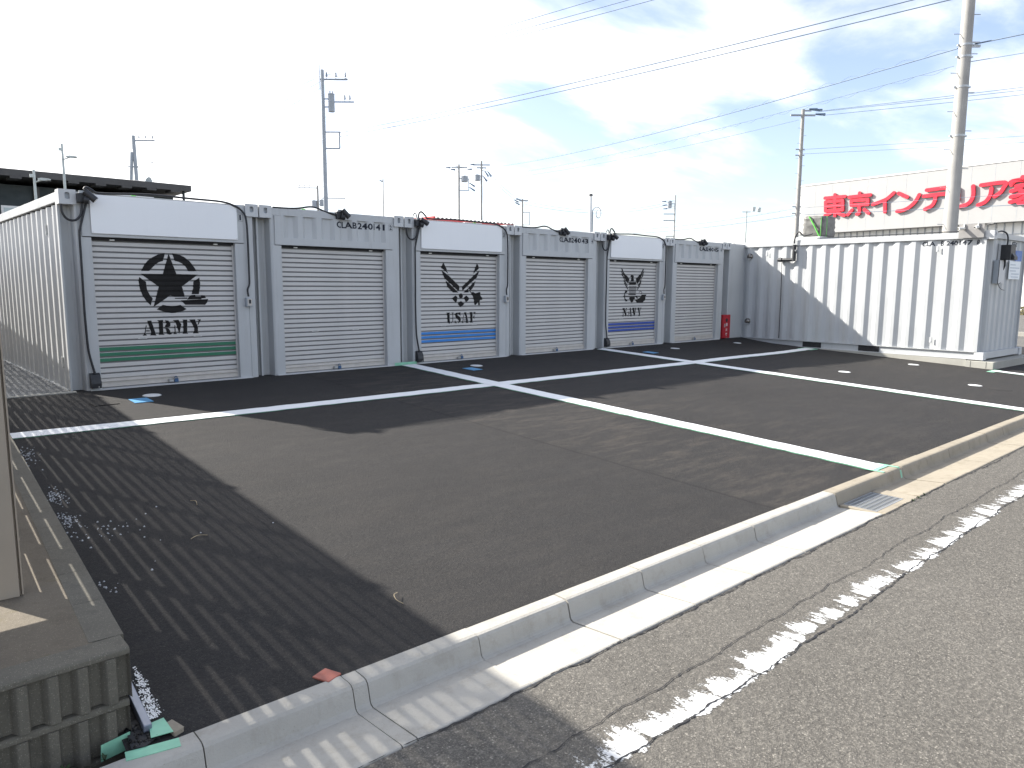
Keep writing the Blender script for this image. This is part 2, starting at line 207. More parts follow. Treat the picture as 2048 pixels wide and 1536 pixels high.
M_GALV = paint('galvanised_steel', (0.42, 0.43, 0.43), 0.42, 0.15, 7.0, metal=0.6)
M_LENS = paint('lamp_lens', (0.65, 0.63, 0.58), 0.2, 0.05)
M_RED = paint('red_box_paint', (0.42, 0.012, 0.022), 0.38, 0.12, 5.0)
M_WHITE = paint('white_print', (0.78, 0.78, 0.78), 0.5, 0.05)
M_GLASS = paint('dim_window', (0.05, 0.06, 0.06), 0.15, 0.1)
M_BLUEPLATE = paint('blue_lock_plastic', (0.03, 0.09, 0.2), 0.4)
M_TAPE = paint('green_masking_tape', (0.24, 0.53, 0.36), 0.6, 0.14, 14.0)
M_CABLE = paint('black_cable_sheath', (0.02, 0.021, 0.025), 0.55, 0.2, 10.0)
M_POLE = paint('pole_concrete', (0.34, 0.33, 0.31), 0.8, 0.12, 2.5, dirt=0.25)
M_POLEFIT = paint('pole_fitting_steel', (0.30, 0.33, 0.36), 0.5, 0.1, 5.0, metal=0.3)
M_WIRE = paint('overhead_wire', (0.11, 0.16, 0.23), 0.6, 0.1)
M_TRANS = paint('transformer_grey', (0.34, 0.37, 0.40), 0.45, 0.08, 3.0)
M_FENCE = paint('fence_aluminium', (0.30, 0.255, 0.20), 0.45, 0.06, 3.0)
M_STORE = paint('store_panel', (0.34, 0.34, 0.335), 0.5, 0.025, 0.4)
M_STOREW = paint('store_white_wall', (0.74, 0.74, 0.72), 0.5, 0.03, 0.4)
M_SIGNRED = paint('sign_letter_red', (0.62, 0.012, 0.035), 0.35, 0.06, 1.0)
M_ROOFDK = paint('dark_metal_roof', (0.055, 0.052, 0.05), 0.5, 0.15, 1.5)
M_DKWALL = paint('dark_green_wall', (0.022, 0.033, 0.036), 0.6, 0.12, 0.7)
M_REDROOF = paint('red_fascia', (0.50, 0.05, 0.05), 0.45, 0.1, 2.0)
M_ROOFGREY = paint('light_roof_sheet', (0.50, 0.51, 0.50), 0.5, 0.06, 2.0)
M_LAMP = paint('lamp_post_paint', (0.42, 0.46, 0.45), 0.5, 0.05, 2.0)
M_WRAP = paint('grey_wrapping', (0.115, 0.112, 0.105), 0.5, 0.35, 9.0)
M_STRAP = paint('lime_strap', (0.10, 0.42, 0.06), 0.5, 0.1)
M_SHEET = paint('blue_cover', (0.10, 0.30, 0.52), 0.5, 0.15, 14.0)
M_DISC = paint('white_disc', (0.70, 0.71, 0.70), 0.5, 0.08, 9.0)
M_TILE = paint('red_tile', (0.36, 0.11, 0.075), 0.6, 0.2, 14.0, fine=0.3)
M_TAR = paint('black_tar', (0.006, 0.006, 0.006), 0.35, 0.5, 60.0, spec=0.25, fine=0.4)
M_STEELBAR = paint('blue_grey_steel', (0.20, 0.22, 0.27), 0.38, 0.12, 12.0, metal=0.4)
M_PAPER = paint('notice_paper', (0.74, 0.78, 0.80), 0.5, 0.03)
M_PAPERBLUE = paint('notice_blue', (0.05, 0.14, 0.42), 0.5, 0.05)
M_PRINT = paint('notice_print', (0.42, 0.48, 0.55), 0.5, 0.1)
M_STEM = paint('weed_leaf', (0.03, 0.055, 0.018), 0.6, 0.3, 20)
M_TWIG = paint('dry_grass', (0.36, 0.29, 0.18), 0.7, 0.2, 20)
M_SHRUB = paint('dry_shrub', (0.13, 0.11, 0.045), 0.8, 0.45, 1.2)
M_STONE = paint('pale_pebble', (0.45, 0.46, 0.47), 0.8, 0.25, 30)

def concrete(name, col, stain, blot=0.5, speck=0.25, moss=0.0, chips=0.0):
    m, t, b = nodes_of(name)
    v = coords(t)
    gv = N(t, 'ShaderNodeNewGeometry').outputs['Position']
    big = noise(t, gv, 2.3, 6, 0.6)
    fine = noise(t, gv, 90, 3, 0.6)
    grain = noise(t, gv, 320, 2)
    c = mixc_(t, rng(t, big, 0.3, 0.75), col, tuple(x * 0.82 for x in col))
    c = mixc_(t, rng(t, noise(t, gv, 9, 7, 0.7), 0.52, 0.78, 0, blot), c, stain)
    c = mixc_(t, rng(t, grain, 0.5, 0.75, 0, speck), c, tuple(x * 0.4 for x in col))
    vo = N(t, 'ShaderNodeTexVoronoi'); vo.inputs['Scale'].default_value = 60
    t.links.new(gv, vo.inputs['Vector'])
    pit = rng(t, vo.outputs['Distance'], 0.05, 0.12, 1, 0)
    pit = mul(t, pit, rng(t, noise(t, gv, 14, 2), 0.55, 0.65))
    c = mixc_(t, mul(t, pit, 0.6), c, tuple(x * 0.2 for x in col))
    # run-off streaks down faces
    mpz = N(t, 'ShaderNodeMapping'); mpz.inputs['Scale'].default_value = (14, 14, 0.8); t.links.new(gv, mpz.inputs[0])
    c = mixc_(t, rng(t, noise(t, mpz.outputs[0], 1.0, 5, 0.65), 0.55, 0.78, 0, blot * 0.55), c, stain)
    if chips:
        v2 = N(t, 'ShaderNodeTexVoronoi'); v2.inputs['Scale'].default_value = 190; t.links.new(gv, v2.inputs['Vector'])
        sc = N(t, 'ShaderNodeSeparateColor'); t.links.new(v2.outputs['Color'], sc.inputs[0])
        ch = mul(t, rng(t, sc.outputs[0], 0.72, 0.80), rng(t, v2.outputs['Distance'], 0.2, 0.45, 1, 0))
        c = mixc_(t, mul(t, ch, chips), c, tuple(min(0.6, x * 3.2) for x in col))
    if moss:
        c = mixc_(t, rng(t, noise(t, gv, 5, 6, 0.65), 0.58, 0.72, 0, moss), c, (0.09, 0.075, 0.02))
    t.links.new(c, b.inputs['Base Color'])
    b.inputs['Roughness'].default_value = 0.85
    b.inputs['Specular IOR Level'].default_value = 0.3
    bump(t, b, mul(t, fine, mul(t, grain, 0.5, 'ADD')), 0.35, 0.006)
    MATS[name] = m
    return m
M_KERB = concrete('new_kerb_concrete', (0.43, 0.41, 0.365), (0.25, 0.225, 0.18), 0.6, 0.16)
M_KERBOLD = concrete('old_kerb_concrete', (0.33, 0.29, 0.225), (0.18, 0.15, 0.10), 0.6, 0.2)
M_BASE = concrete('base_concrete', (0.38, 0.37, 0.33), (0.25, 0.23, 0.19), 0.3, 0.12)
M_BLOCK = concrete('wall_block_concrete', (0.15, 0.138, 0.11), (0.065, 0.06, 0.048), 0.6, 0.55, chips=0.30)
M_SLAB = concrete('neighbour_slab_concrete', (0.16, 0.135, 0.10), (0.075, 0.06, 0.04), 0.6, 0.4, moss=0.6, chips=0.25)

def asphalt(name, base, lite, speck_scale, speck_amt, dust_seam=None, patch=(0.0, (0.2, 0.16, 0.11))):
    m, t, b = nodes_of(name)
    gv = N(t, 'ShaderNodeNewGeometry').outputs['Position']
    big = noise(t, gv, 0.55, 5, 0.6)
    mid = noise(t, gv, 6, 4, 0.6)
    g1 = noise(t, gv, speck_scale, 3, 0.7)
    g2 = noise(t, gv, speck_scale * 2.7, 2, 0.6)
    c = mixc_(t, rng(t, big, 0.3, 0.72), base, tuple(x * 1.28 for x in base))
    c = mixc_(t, rng(t, mid, 0.4, 0.75, 0, 0.4), c, tuple(x * 0.72 for x in base))
    g0 = noise(t, gv, speck_scale * 0.34, 4, 0.75)
    c = mixc_(t, rng(t, g0, 0.52, 0.72, 0, speck_amt * 0.75), c, lite)
    c = mixc_(t, rng(t, g0, 0.28, 0.44, 0.65, 0), c, tuple(x * 0.35 for x in base))
    c = mixc_(t, rng(t, g1, 0.50, 0.70, 0, speck_amt), c, lite)
    c = mixc_(t, rng(t, g2, 0.30, 0.48, 0.6, 0), c, tuple(x * 0.3 for x in base))
    vo = N(t, 'ShaderNodeTexVoronoi'); vo.inputs['Scale'].default_value = speck_scale * 0.9
    t.links.new(gv, vo.inputs['Vector'])
    sep = N(t, 'ShaderNodeSeparateColor'); t.links.new(vo.outputs['Color'], sep.inputs[0])
    chip = mul(t, rng(t, sep.outputs[0], 0.86, 0.93), rng(t, vo.outputs['Distance'], 0.25, 0.45, 1, 0))
    c = mixc_(t, mul(t, chip, min(1, speck_amt * 0.8)), c, tuple(min(0.5, x * 1.35) for x in lite))
    if dust_seam is not None:
        sx = N(t, 'ShaderNodeSeparateXYZ'); t.links.new(gv, sx.inputs[0])
        mp = N(t, 'ShaderNodeMapping'); mp.inputs['Rotation'].default_value = (0, 0, R(38)); mp.inputs['Scale'].default_value = (0.6, 2.6, 1)
        t.links.new(gv, mp.inputs[0])
        sm = noise(t, mp.outputs[0], 2.6, 10, 0.78)
        band = mul(t, rng(t, sx.outputs[0], dust_seam - 0.05, dust_seam + 0.12, 0.25, 1.0), rng(t, sx.outputs[0], dust_seam + 1.2, dust_seam + 4.0, 1.0, 0.3))
        d = mul(t, rng(t, sm, 0.47, 0.74, 0, 0.55), band)
        d = mul(t, d, rng(t, noise(t, gv, 40, 3, 0.7), 0.3, 0.6, 0.35, 1.0))
        c = mixc_(t, d, c, (0.135, 0.113, 0.09))
        wob = mul(t, mul(t, noise(t, gv, 3, 3), 0.05), sx.outputs[0], 'ADD')
        line = rng(t, mul(t, mul(t, wob, dust_seam + 0.025, 'SUBTRACT'), 0, 'ADD'), -0.02, 0.02)
        ab = N(t, 'ShaderNodeMath', operation='ABSOLUTE'); t.links.new(mul(t, wob, dust_seam + 0.025, 'SUBTRACT'), ab.inputs[0])
        seam = rng(t, ab.outputs[0], 0.004, 0.022, 0.55, 0)
        c = mixc_(t, seam, c, tuple(x * 0.4 for x in base))
    if patch[0] > 0:
        c = mixc_(t, rng(t, noise(t, gv, 1.1, 6, 0.65), 0.58, 0.74, 0, patch[0]), c, patch[1])
    t.links.new(c, b.inputs['Base Color'])
    b.inputs['Roughness'].default_value = 0.85
    b.inputs['Specular IOR Level'].default_value = 0.22
    bump(t, b, mul(t, mul(t, g0, 2.0), mul(t, g1, g2, 'ADD'), 'ADD'), 0.6, 0.008)
    MATS[name] = m
    return m
M_LOT = asphalt('fresh_asphalt', (0.0262, 0.0250, 0.0245), (0.072, 0.066, 0.060), 150, 0.6, dust_seam=3.02, patch=(0.16, (0.075, 0.066, 0.056)))
M_ROAD = asphalt('worn_road_asphalt', (0.100, 0.093, 0.082), (0.27, 0.25, 0.215), 105, 0.8, patch=(0.10, (0.15, 0.115, 0.075)))
M_FAR = asphalt('far_ground_surface', (0.13, 0.125, 0.115), (0.2, 0.19, 0.18), 60, 0.4)
M_GRAVEL = asphalt('crushed_gravel', (0.12, 0.125, 0.13), (0.36, 0.37, 0.38), 45, 0.9)

def road_paint(name, col, wear):
    """traffic paint, worn through in flakes where wear > 0"""
    m, t, b = nodes_of(name)
    gv = N(t, 'ShaderNodeNewGeometry').outputs['Position']
    f = noise(t, gv, 130, 3, 0.6)
    c = mixc_(t, rng(t, f, 0.4, 0.7, 0, 0.12), col, tuple(x * 0.7 for x in col))
    t.links.new(c, b.inputs['Base Color'])
    b.inputs['Roughness'].default_value = 0.55
    bump(t, b, f, 0.3, 0.004)
    if wear:
        mp = N(t, 'ShaderNodeMapping'); mp.inputs['Scale'].default_value = (1.6, 0.55, 1); mp.inputs['Rotation'].default_value = (0, 0, R(24))
        t.links.new(gv, mp.inputs[0])
        a = noise(t, mp.outputs[0], 13, 6, 0.72)
        k = noise(t, gv, 95, 4, 0.7)
        sx = N(t, 'ShaderNodeSeparateXYZ'); t.links.new(gv, sx.inputs[0])
        y0 = mul(t, mul(t, sx.outputs[0], 0.012), sx.outputs[1], 'ADD')          # distance across the stripe
        wv = mul(t, rng(t, noise(t, gv, 1.7, 3), 0.3, 0.7, -0.03, 0.03), y0, 'ADD')
        edge = mul(t, rng(t, wv, -8.655, -8.60, -0.45, 0.10), rng(t, wv, -8.55, -8.43, 0.0, -0.34), 'ADD')
        mpb = N(t, 'ShaderNodeMapping'); mpb.inputs['Scale'].default_value = (1.0, 0.25, 1); mpb.inputs['Rotation'].default_value = (0, 0, R(20)); t.links.new(gv, mpb.inputs[0])
        big = rng(t, noise(t, mpb.outputs[0], 5.5, 3, 0.6), 0.32, 0.68, -0.16, 0.13)
        s = mul(t, mul(t, mul(t, a, mul(t, k, 0.45), 'ADD'), edge, 'ADD'), big, 'ADD')
        alpha = rng(t, s, 0.70, 0.77, 0, 0.93)
        tr = N(t, 'ShaderNodeBsdfTransparent')
        mx = N(t, 'ShaderNodeMixShader')
        t.links.new(alpha, mx.inputs[0]); t.links.new(tr.outputs[0], mx.inputs[1]); t.links.new(b.outputs[0], mx.inputs[2])
        t.links.new(mx.outputs[0], t.nodes['Material Output'].inputs['Surface'])
    MATS[name] = m
    return m
M_LINE = road_paint('fresh_line_paint', (0.78, 0.79, 0.79), 0)
M_WORN = road_paint('worn_line_paint', (0.66, 0.66, 0.64), 1)

class G:
    """collects faces for one mesh"""
    def __init__(s):
        s.v = []; s.f = []; s.sm = []
    def add(s, vs, fs, smooth=False):
        o = len(s.v); s.v += [tuple(p) for p in vs]
        for f in fs:
            s.f.append(tuple(i + o for i in f)); s.sm.append(smooth)
        return s
    def box(s, x0, x1, y0, y1, z0, z1):
        return s.add([(x0, y0, z0), (x1, y0, z0), (x1, y1, z0), (x0, y1, z0), (x0, y0, z1), (x1, y0, z1), (x1, y1, z1), (x0, y1, z1)],
                     [(0, 3, 2, 1), (4, 5, 6, 7), (0, 1, 5, 4), (1, 2, 6, 5), (2, 3, 7, 6), (3, 0, 4, 7)])
    def prism(s, pts, a0, a1, plane='yz', smooth=False):
        """closed 2D outline extruded along the third axis"""
        n = len(pts)
        def mk(p, a):
            return {'yz': (a, p[0], p[1]), 'xz': (p[0], a, p[1]), 'xy': (p[0], p[1], a)}[plane]
        vs = [mk(p, a0) for p in pts] + [mk(p, a1) for p in pts]
        fs = [(i, (i + 1) % n, n + (i + 1) % n, n + i) for i in range(n)]
        s.add(vs, fs, smooth)
        s.add(vs, [tuple(range(n))[::-1], tuple(range(n, 2 * n))])
        return s
    def sheet(s, pts, a0, a1, plane='yz'):
        """open 2D polyline extruded"""
        n = len(pts)
        def mk(p, a):
            return {'yz': (a, p[0], p[1]), 'xz': (p[0], a, p[1]), 'xy': (p[0], p[1], a)}[plane]
        vs = [mk(p, a0) for p in pts] + [mk(p, a1) for p in pts]
        return s.add(vs, [(i, i + 1, n + i + 1, n + i) for i in range(n - 1)])
    def cyl(s, p0, p1, r0, r1=None, n=12, caps=True):
        r1 = r0 if r1 is None else r1
        p0 = Vector(p0); p1 = Vector(p1); d = (p1 - p0).normalized()
        a = d.orthogonal().normalized(); b = d.cross(a)
        vs = []
        for p, r in ((p0, r0), (p1, r1)):
            for i in range(n):
                t = 2 * math.pi * i / n
                vs.append(p + (a * math.cos(t) + b * math.sin(t)) * r)
        s.add(vs, [(i, (i + 1) % n, n + (i + 1) % n, n + i) for i in range(n)], True)
        if caps:
            s.add(vs, [tuple(range(n))[::-1], tuple(range(n, 2 * n))])
        return s
    def tube(s, pts, r, n=8, sub=4):
        pts = [Vector(p) for p in pts]
        if sub > 1 and len(pts) > 2:
            q = []
            for i in range(len(pts) - 1):
                a = pts[max(i - 1, 0)]; b = pts[i]; c = pts[i + 1]; d = pts[min(i + 2, len(pts) - 1)]
                for k in range(sub):
                    t = k / sub
                    q.append(0.5 * ((2 * b) + (c - a) * t + (2 * a - 5 * b + 4 * c - d) * t * t + (3 * b - a - 3 * c + d) * t ** 3))
            q.append(pts[-1]); pts = q
        vs = []; ref = None
        for i, p in enumerate(pts):
            d = (pts[min(i + 1, len(pts) - 1)] - pts[max(i - 1, 0)]).normalized()
            a = d.orthogonal().normalized() if ref is None else (ref - d * ref.dot(d)).normalized()
            ref = a; b = d.cross(a)
            for k in range(n):
                t = 2 * math.pi * k / n
                vs.append(p + (a * math.cos(t) + b * math.sin(t)) * r)
        m = len(pts)
        fs = [(i * n + k, i * n + (k + 1) % n, (i + 1) * n + (k + 1) % n, (i + 1) * n + k) for i in range(m - 1) for k in range(n)]
        s.add(vs, fs, True)
        s.add(vs, [tuple(range(n))[::-1], tuple(range((m - 1) * n, m * n))])
        return s
    def mesh(s, name):
        me = bpy.data.meshes.new(name)
        me.from_pydata(s.v, [], s.f)
        me.polygons.foreach_set('use_smooth', s.sm)
        me.update()
        return me

CACHE = {}
def put(name, geo, mat, parent=None, loc=None, rot=None, bevel=0.0, key=None):
    """link ONE mesh object; alike pieces share the mesh through key"""
    if key is not None and key in CACHE:
        me = CACHE[key]
    else:
        me = geo() if callable(geo) else geo
        if isinstance(me, G):
            me = me.mesh(name)
        if not me.materials:
            me.materials.append(mat)
        if key is not None:
            CACHE[key] = me
    o = bpy.data.objects.new(name, me)
    COL.objects.link(o)
    if parent is not None:
        o.parent = parent
    if loc is not None:
        o.location = loc
    if rot is not None:
        o.rotation_euler = rot
    if bevel:
        b = o.modifiers.new('bevel', 'BEVEL'); b.width = bevel; b.segments = 2; b.limit_method = 'ANGLE'; b.angle_limit = R(40)
    return o
def tag(o, label, cat, group=None, kind=None):
    if label: o['label'] = label
    if cat: o['category'] = cat
    if group: o['group'] = group
    if kind: o['kind'] = kind
    return o
def thing(name, label, cat, loc=(0, 0, 0), rotz=0.0, group=None):
    o = bpy.data.objects.new(name, None)
    o.empty_display_size = 0.2
    COL.objects.link(o)
    o.location = loc; o.rotation_euler = (0, 0, rotz)
    return tag(o, label, cat, group)
def structure(name, geo, mat, label=None):
    o = put(name, geo, mat)
    o['kind'] = 'structure'
    if label: o['label'] = label
    return o
def copy_part(o, parent):
    c = o.copy(); COL.objects.link(c); c.parent = parent
    return c

def cut2d(polys=None, mesh=None, xcuts=(), ycuts=()):
    """flat outlines -> triangulated bmesh in XY, cut along the given lines so that it can follow a folded surface"""
    bm = bmesh.new()
    if mesh is not None:
        bm.from_mesh(mesh)
    for p in polys or []:
        bm.faces.new([bm.verts.new((a, b, 0)) for a, b in p])
    bmesh.ops.triangulate(bm, faces=bm.faces[:])
    if bm.verts:
        xs = [v.co.x for v in bm.verts]; ys = [v.co.y for v in bm.verts]
        for c in xcuts:
            if min(xs) < c < max(xs):
                bmesh.ops.bisect_plane(bm, geom=bm.verts[:] + bm.edges[:] + bm.faces[:], dist=1e-6, plane_co=(c, 0, 0), plane_no=(1, 0, 0))
        for c in ycuts:
            if min(ys) < c < max(ys):
                bmesh.ops.bisect_plane(bm, geom=bm.verts[:] + bm.edges[:] + bm.faces[:], dist=1e-6, plane_co=(0, c, 0), plane_no=(0, 1, 0))
    return bm
def wrap(bm, fn, name):
    for v in bm.verts:
        v.co = Vector(fn(v.co.x, v.co.y))
    me = bpy.data.meshes.new(name)
    bm.to_mesh(me); bm.free()
    return me
def text2d(body, size, width=None, height=None, bold=0.0028):
    cu = bpy.data.curves.new('lettering', 'FONT')
    cu.body = body; cu.size = size; cu.resolution_u = 3; cu.fill_mode = 'BOTH'; cu.offset = bold
    o = bpy.data.objects.new('lettering_tmp', cu); COL.objects.link(o)
    dg = bpy.context.evaluated_depsgraph_get()
    me = bpy.data.meshes.new_from_object(o.evaluated_get(dg))
    bpy.data.objects.remove(o); bpy.data.curves.remove(cu)
    xs = [v.co.x for v in me.vertices]; ys = [v.co.y for v in me.vertices]
    if not xs:
        return me
    sx = (width / (max(xs) - min(xs))) if width else 1
    sy = (height / (max(ys) - min(ys))) if height else 1
    for v in me.vertices:
        v.co.x = (v.co.x - min(xs)) * sx; v.co.y = (v.co.y - min(ys)) * sy
    return me

# ------------------------------------------------------------------ ground, lot, road
SLOPE = 0.043
def ss(a, b, x):
    t = min(1.0, max(0.0, (x - a) / (b - a)))
    return t * t * (3 - 2 * t)
def lot_z(y, x=0.0):
    return SLOPE * min(y, 0.0) - 0.07 * ss(9.8, 14.8, x) * ss(0.3, -1.0, y)
KX = -0.021                                  # the kerb runs a little askew
def kerb_y(x):
    return -7.515 + KX * x
def wall_x(y):
    return -1.36 + 0.07 * (y + 7.35)
def fence_x(y):
    return -1.62 + 0.06 * (y + 6.58)

structure('ground', G().add([(-600, -600, -0.60), (900, -600, -0.60), (900, 900, -0.60), (-600, 900, -0.60)], [(0, 1, 2, 3)]), M_FAR)
structure('side_road', G().add([(19.5, -7.9, -0.43), (120, -7.9, -0.43), (120, 40, -0.43), (19.5, 40, -0.43)], [(0, 1, 2, 3)]), M_FAR)
road = structure('road', G().add([(-60, kerb_y(-60) - 0.495, -0.402), (-60, -19, -0.36), (120, -19, -0.36), (120, kerb_y(120) - 0.495, -0.402)], [(0, 1, 2, 3)]), M_ROAD)
def lot_mesh():
    g = G(); xs = [-1.45 + 0.5 * i for i in range(48)]; ts = [i / 18 for i in range(19)]; vs = []
    for x in xs:
        for t in ts:
            y0 = kerb_y(x) - 0.005
            y = y0 * (1 - t)
            xx = max(x, wall_x(y) - 0.05)
            vs.append((xx, y, lot_z(y, xx)))
    n = len(ts)
    return g.add(vs, [(i * n + j, (i + 1) * n + j, (i + 1) * n + j + 1, i * n + j + 1) for i in range(len(xs) - 1) for j in range(n - 1)], True)
lot = structure('parking_lot', lot_mesh, M_LOT)
put('apron', G().add([(0.0, 0.0, 0.0), (14.8, 0.0, 0.0), (14.8, 0.3, 0.0), (0.0, 0.3, 0.0)], [(0, 1, 2, 3)]), M_LOT, lot)
structure('gravel_yard', G().add([(-1.4, 0.03, -0.02), (30, 0.03, -0.02), (30, 14, -0.02), (-1.4, 14, -0.02)], [(0, 1, 2, 3)]), M_GRAVEL)
structure('edging_strip', G().box(-1.02, 0.03, -0.035, 0.03, -0.1, 0.012), M_BASE)

def strip(pts, w, dz, jag=0.006, step=0.12):
    """painted band along a polyline, edges a little uneven, lying on the sloped lot"""
    Q = []
    for (x0, y0), (x1, y1) in zip(pts[:-1], pts[1:]):
        n = max(2, int(math.hypot(x1 - x0, y1 - y0) / step))
        Q += [(x0 + (x1 - x0) * i / n, y0 + (y1 - y0) * i / n) for i in range(n)]
    Q.append(pts[-1])
    g = G(); vs = []; wob = 0.0
    for i, (x, y) in enumerate(Q):
        xa, ya = Q[max(i - 1, 0)]; xb, yb = Q[min(i + 1, len(Q) - 1)]
        L = math.hypot(xb - xa, yb - ya); nx, ny = -(yb - ya) / L, (xb - xa) / L
        wob = wob * 0.85 + random.uniform(-0.0035, 0.0035)
        for sg in (-1, 1):
            o = sg * (w / 2 + random.uniform(-jag, jag)) + wob
            px, py = x + nx * o, y + ny * o
            vs.append((px, py, lot_z(py, px) + dz))
    return g.add(vs, [(2 * i, 2 * i + 1, 2 * i + 3, 2 * i + 2) for i in range(len(Q) - 1)])
LINES = [([(-1.02, -2.10), (1.16, -2.19), (9.8, -2.36), (12.1, -2.22), (15.28, -2.02)], 0.235), ([(4.90, -0.05), (4.90, -7.60)], 0.27), ([(9.80, -0.05), (9.80, -7.70)], 0.27), ([(14.95, -5.97), (14.70, -7.80)], 0.24)]
for i, (pl_, w) in enumerate(LINES):
    random.seed(20 + i)
    put('parking_line', strip(pl_, w, 0.009 + 0.004 * (i > 0)), M_LINE, lot)
    random.seed(20 + i)
    put('tape_residue', strip(pl_, w + 0.013, 0.004 + 0.0013 * (i > 0), 0.009), M_TAPE, lot)

# worn edge line of the road and the cracks that follow it
put('worn_edge_line', G().add([(-4, -8.38, -0.3975), (-4, -8.70, -0.3965), (40, -9.23, -0.394), (40, -8.91, -0.395)], [(0, 1, 2, 3)]), M_WORN, road)
def crack(y_at, x0, x1, w):
    g = G(); vs = []
    n = int((x1 - x0) / 0.018); off = 0.0
    for i in range(n + 1):
        x = x0 + (x1 - x0) * i / n
        off = off * 0.93 + random.uniform(-0.006, 0.006)
        ww = w * random.uniform(0.25, 1.2)
        for s in (-1, 1):
            y = y_at(x) + off + s * ww / 2
            vs.append((x, y, -0.402 + 0.042 * (-(y + 8.0)) / 11 + 0.0042))
    return g.add(vs, [(2 * i, 2 * i + 1, 2 * i + 3, 2 * i + 2) for i in range(n)])
random.seed(3)
put('road_crack', crack(lambda x: -8.385 - 0.012 * x, -3, 20, 0.006), M_DARK, road)
put('road_crack', crack(lambda x: -8.60 - 0.015 * x - 0.02 * math.sin(1.1 * x), -3, 20, 0.010), M_DARK, road)
put('road_edge_gap', crack(lambda x: kerb_y(x) - 0.497, -3, 24, 0.011), M_DARK, road)

# kerb: gutter blocks laid end to end
def kerb_prof():
    p = [(0, -0.50), (0, -0.326), (-0.012, -0.318), (-0.085, -0.318), (-0.102, -0.322), (-0.114, -0.333), (-0.120, -0.35), (-0.134, -0.405), (-0.142, -0.417), (-0.158, -0.423), (-0.475, -0.396), (-0.487, -0.399), (-0.49, -0.408), (-0.49, -0.50)]
    return p
kerb = tag(thing('kerb', None, None), 'concrete gutter kerb laid in blocks between the lot and the road', None, kind='structure')
def kerb_block(x0, x1, mat):
    L = x1 - x0 - 0.005
    ang = math.atan(KX)
    prof = kerb_prof()
    put('kerb_block', lambda: G().prism(prof, 0, L, 'yz', False), mat, kerb, (x0 + 0.0025, kerb_y(x0), random.uniform(-0.0025, 0.0025)), (0, 0, ang + random.uniform(-0.002, 0.002)), bevel=0.004, key=('kerb', round(L, 2), mat.name))
random.seed(5)
JOINTS = [-4.2, -3.6, -3.0, -2.4, -1.8, -1.2, -0.60, -0.53, 0.07, 0.675, 1.29, 1.905, 2.525, 3.14, 3.757]
for a, b in zip(JOINTS[:-1], JOINTS[1:]):
    kerb_block(a, b, M_KERB)
for i in range(40):
    kerb_block(4.50 + 0.6 * i, 5.10 + 0.6 * i, M_KERBOLD)
# drain block: kerb part, a pit and the steel grate over it
ang = math.atan(KX)
db = put('drain_block', lambda: G().prism(kerb_prof()[:9] + [(-0.15, -0.50)], 0, 0.74, 'yz').box(0.0, 0.045, -0.49, -0.15, -0.50, -0.405).box(0.60, 0.74, -0.49, -0.15, -0.50, -0.405).box(0.045, 0.60, -0.49, -0.425, -0.50, -0.402), M_KERBOLD, kerb, (3.76, kerb_y(3.76), 0), (0, 0, ang), bevel=0.005)
put('drain_pit', G().box(0.045, 0.60, -0.425, -0.15, -0.52, -0.485), M_DARK, db)
grate = thing('drain_grate', 'galvanised steel drain grate set in the gutter beside the kerb', 'grate', (3.81, kerb_y(3.76) - 0.155, -0.407), ang)
put('grate_frame', G().box(0, 0.53, -0.262, -0.252, -0.03, 0).box(0, 0.53, -0.010, 0, -0.03, 0).box(0, 0.01, -0.252, -0.01, -0.03, 0).box(0.52, 0.53, -0.252, -0.01, -0.03, 0), M_GALV, grate)
for i in range(17):
    put('grate_bar', lambda: G().box(-0.003, 0.003, -0.251, -0.011, -0.028, -0.002), M_GALV, grate, (0.035 + i * 0.029, 0, 0), key='gratebar')
for i in range(5):
    put('cross_rod', lambda: G().cyl((0.01, 0, 0), (0.52, 0, 0), 0.003, n=6), M_GALV, grate, (0, -0.045 - i * 0.043, -0.001), key='graterod')

# neighbour's retaining wall of fluted blocks, and the slab behind it
structure('neighbour_slab', lambda: G().add([(-9, -7.25, 0.016), (wall_x(-7.25) - 0.10, -7.25, 0.016), (wall_x(14) - 0.10, 14, 0.016), (-9, 14, 0.016)], [(0, 1, 2, 3)]).add([(-9, -7.25, 0.016), (wall_x(-7.25) - 0.118, -7.25, 0.016), (wall_x(-7.25) - 0.118, -7.25, -0.5), (-9, -7.25, -0.5)], [(0, 3, 2, 1)]), M_SLAB)
wall = thing('block_wall', 'low retaining wall of fluted grey concrete blocks at the left kerb', 'wall')
RP = 0.0900
def fluted():
    n = 5; pts = []
    for i in range(n):
        x = i * RP
        pts += [(x + (0.012 if i else 0.0005), 0.0), (x + 0.042, 0.0), (x + 0.050, 0.034), (x + 0.083, 0.034)] if i < n else []
    pts += [(n * RP - 0.0005, 0.004), (n * RP - 0.0005, 0.13), (0.0005, 0.13)]
    g = G().prism(pts, 0, 0.170, 'xy')
    g.prism([(0.004, 0.1702), (0.004, 0.190), (0.012, 0.196), (0.13, 0.196), (0.13, 0.1702)], 0.0005, n * RP - 0.0005, 'yz')
    return g
for c in range(3):
    for i in range(5):
        x = -1.362 - (i + 1) * 5 * RP - (0.0 if c % 2 == 0 else 0.010)
        put('block', fluted, M_BLOCK, wall, (x, -7.365 + c * 0.005, 0.0245 - 0.2 * (c + 1)), (0, 0, random.uniform(-0.006, 0.006)), bevel=0.004, key='fluted')
for c in range(2):
    y = -7.232
    i = 0
    while y < 9:
        L = 0.398
        x = wall_x(y)
        put('block', lambda: G().box(-0.116, 0, 0, 0.3976, 0, 0.196), M_BLOCK, wall, (x + 0.004, y, 0.022 - 0.2 * (c + 1)), (0, 0, -math.atan(0.07)), bevel=0.002, key='sideblock')
        y += L

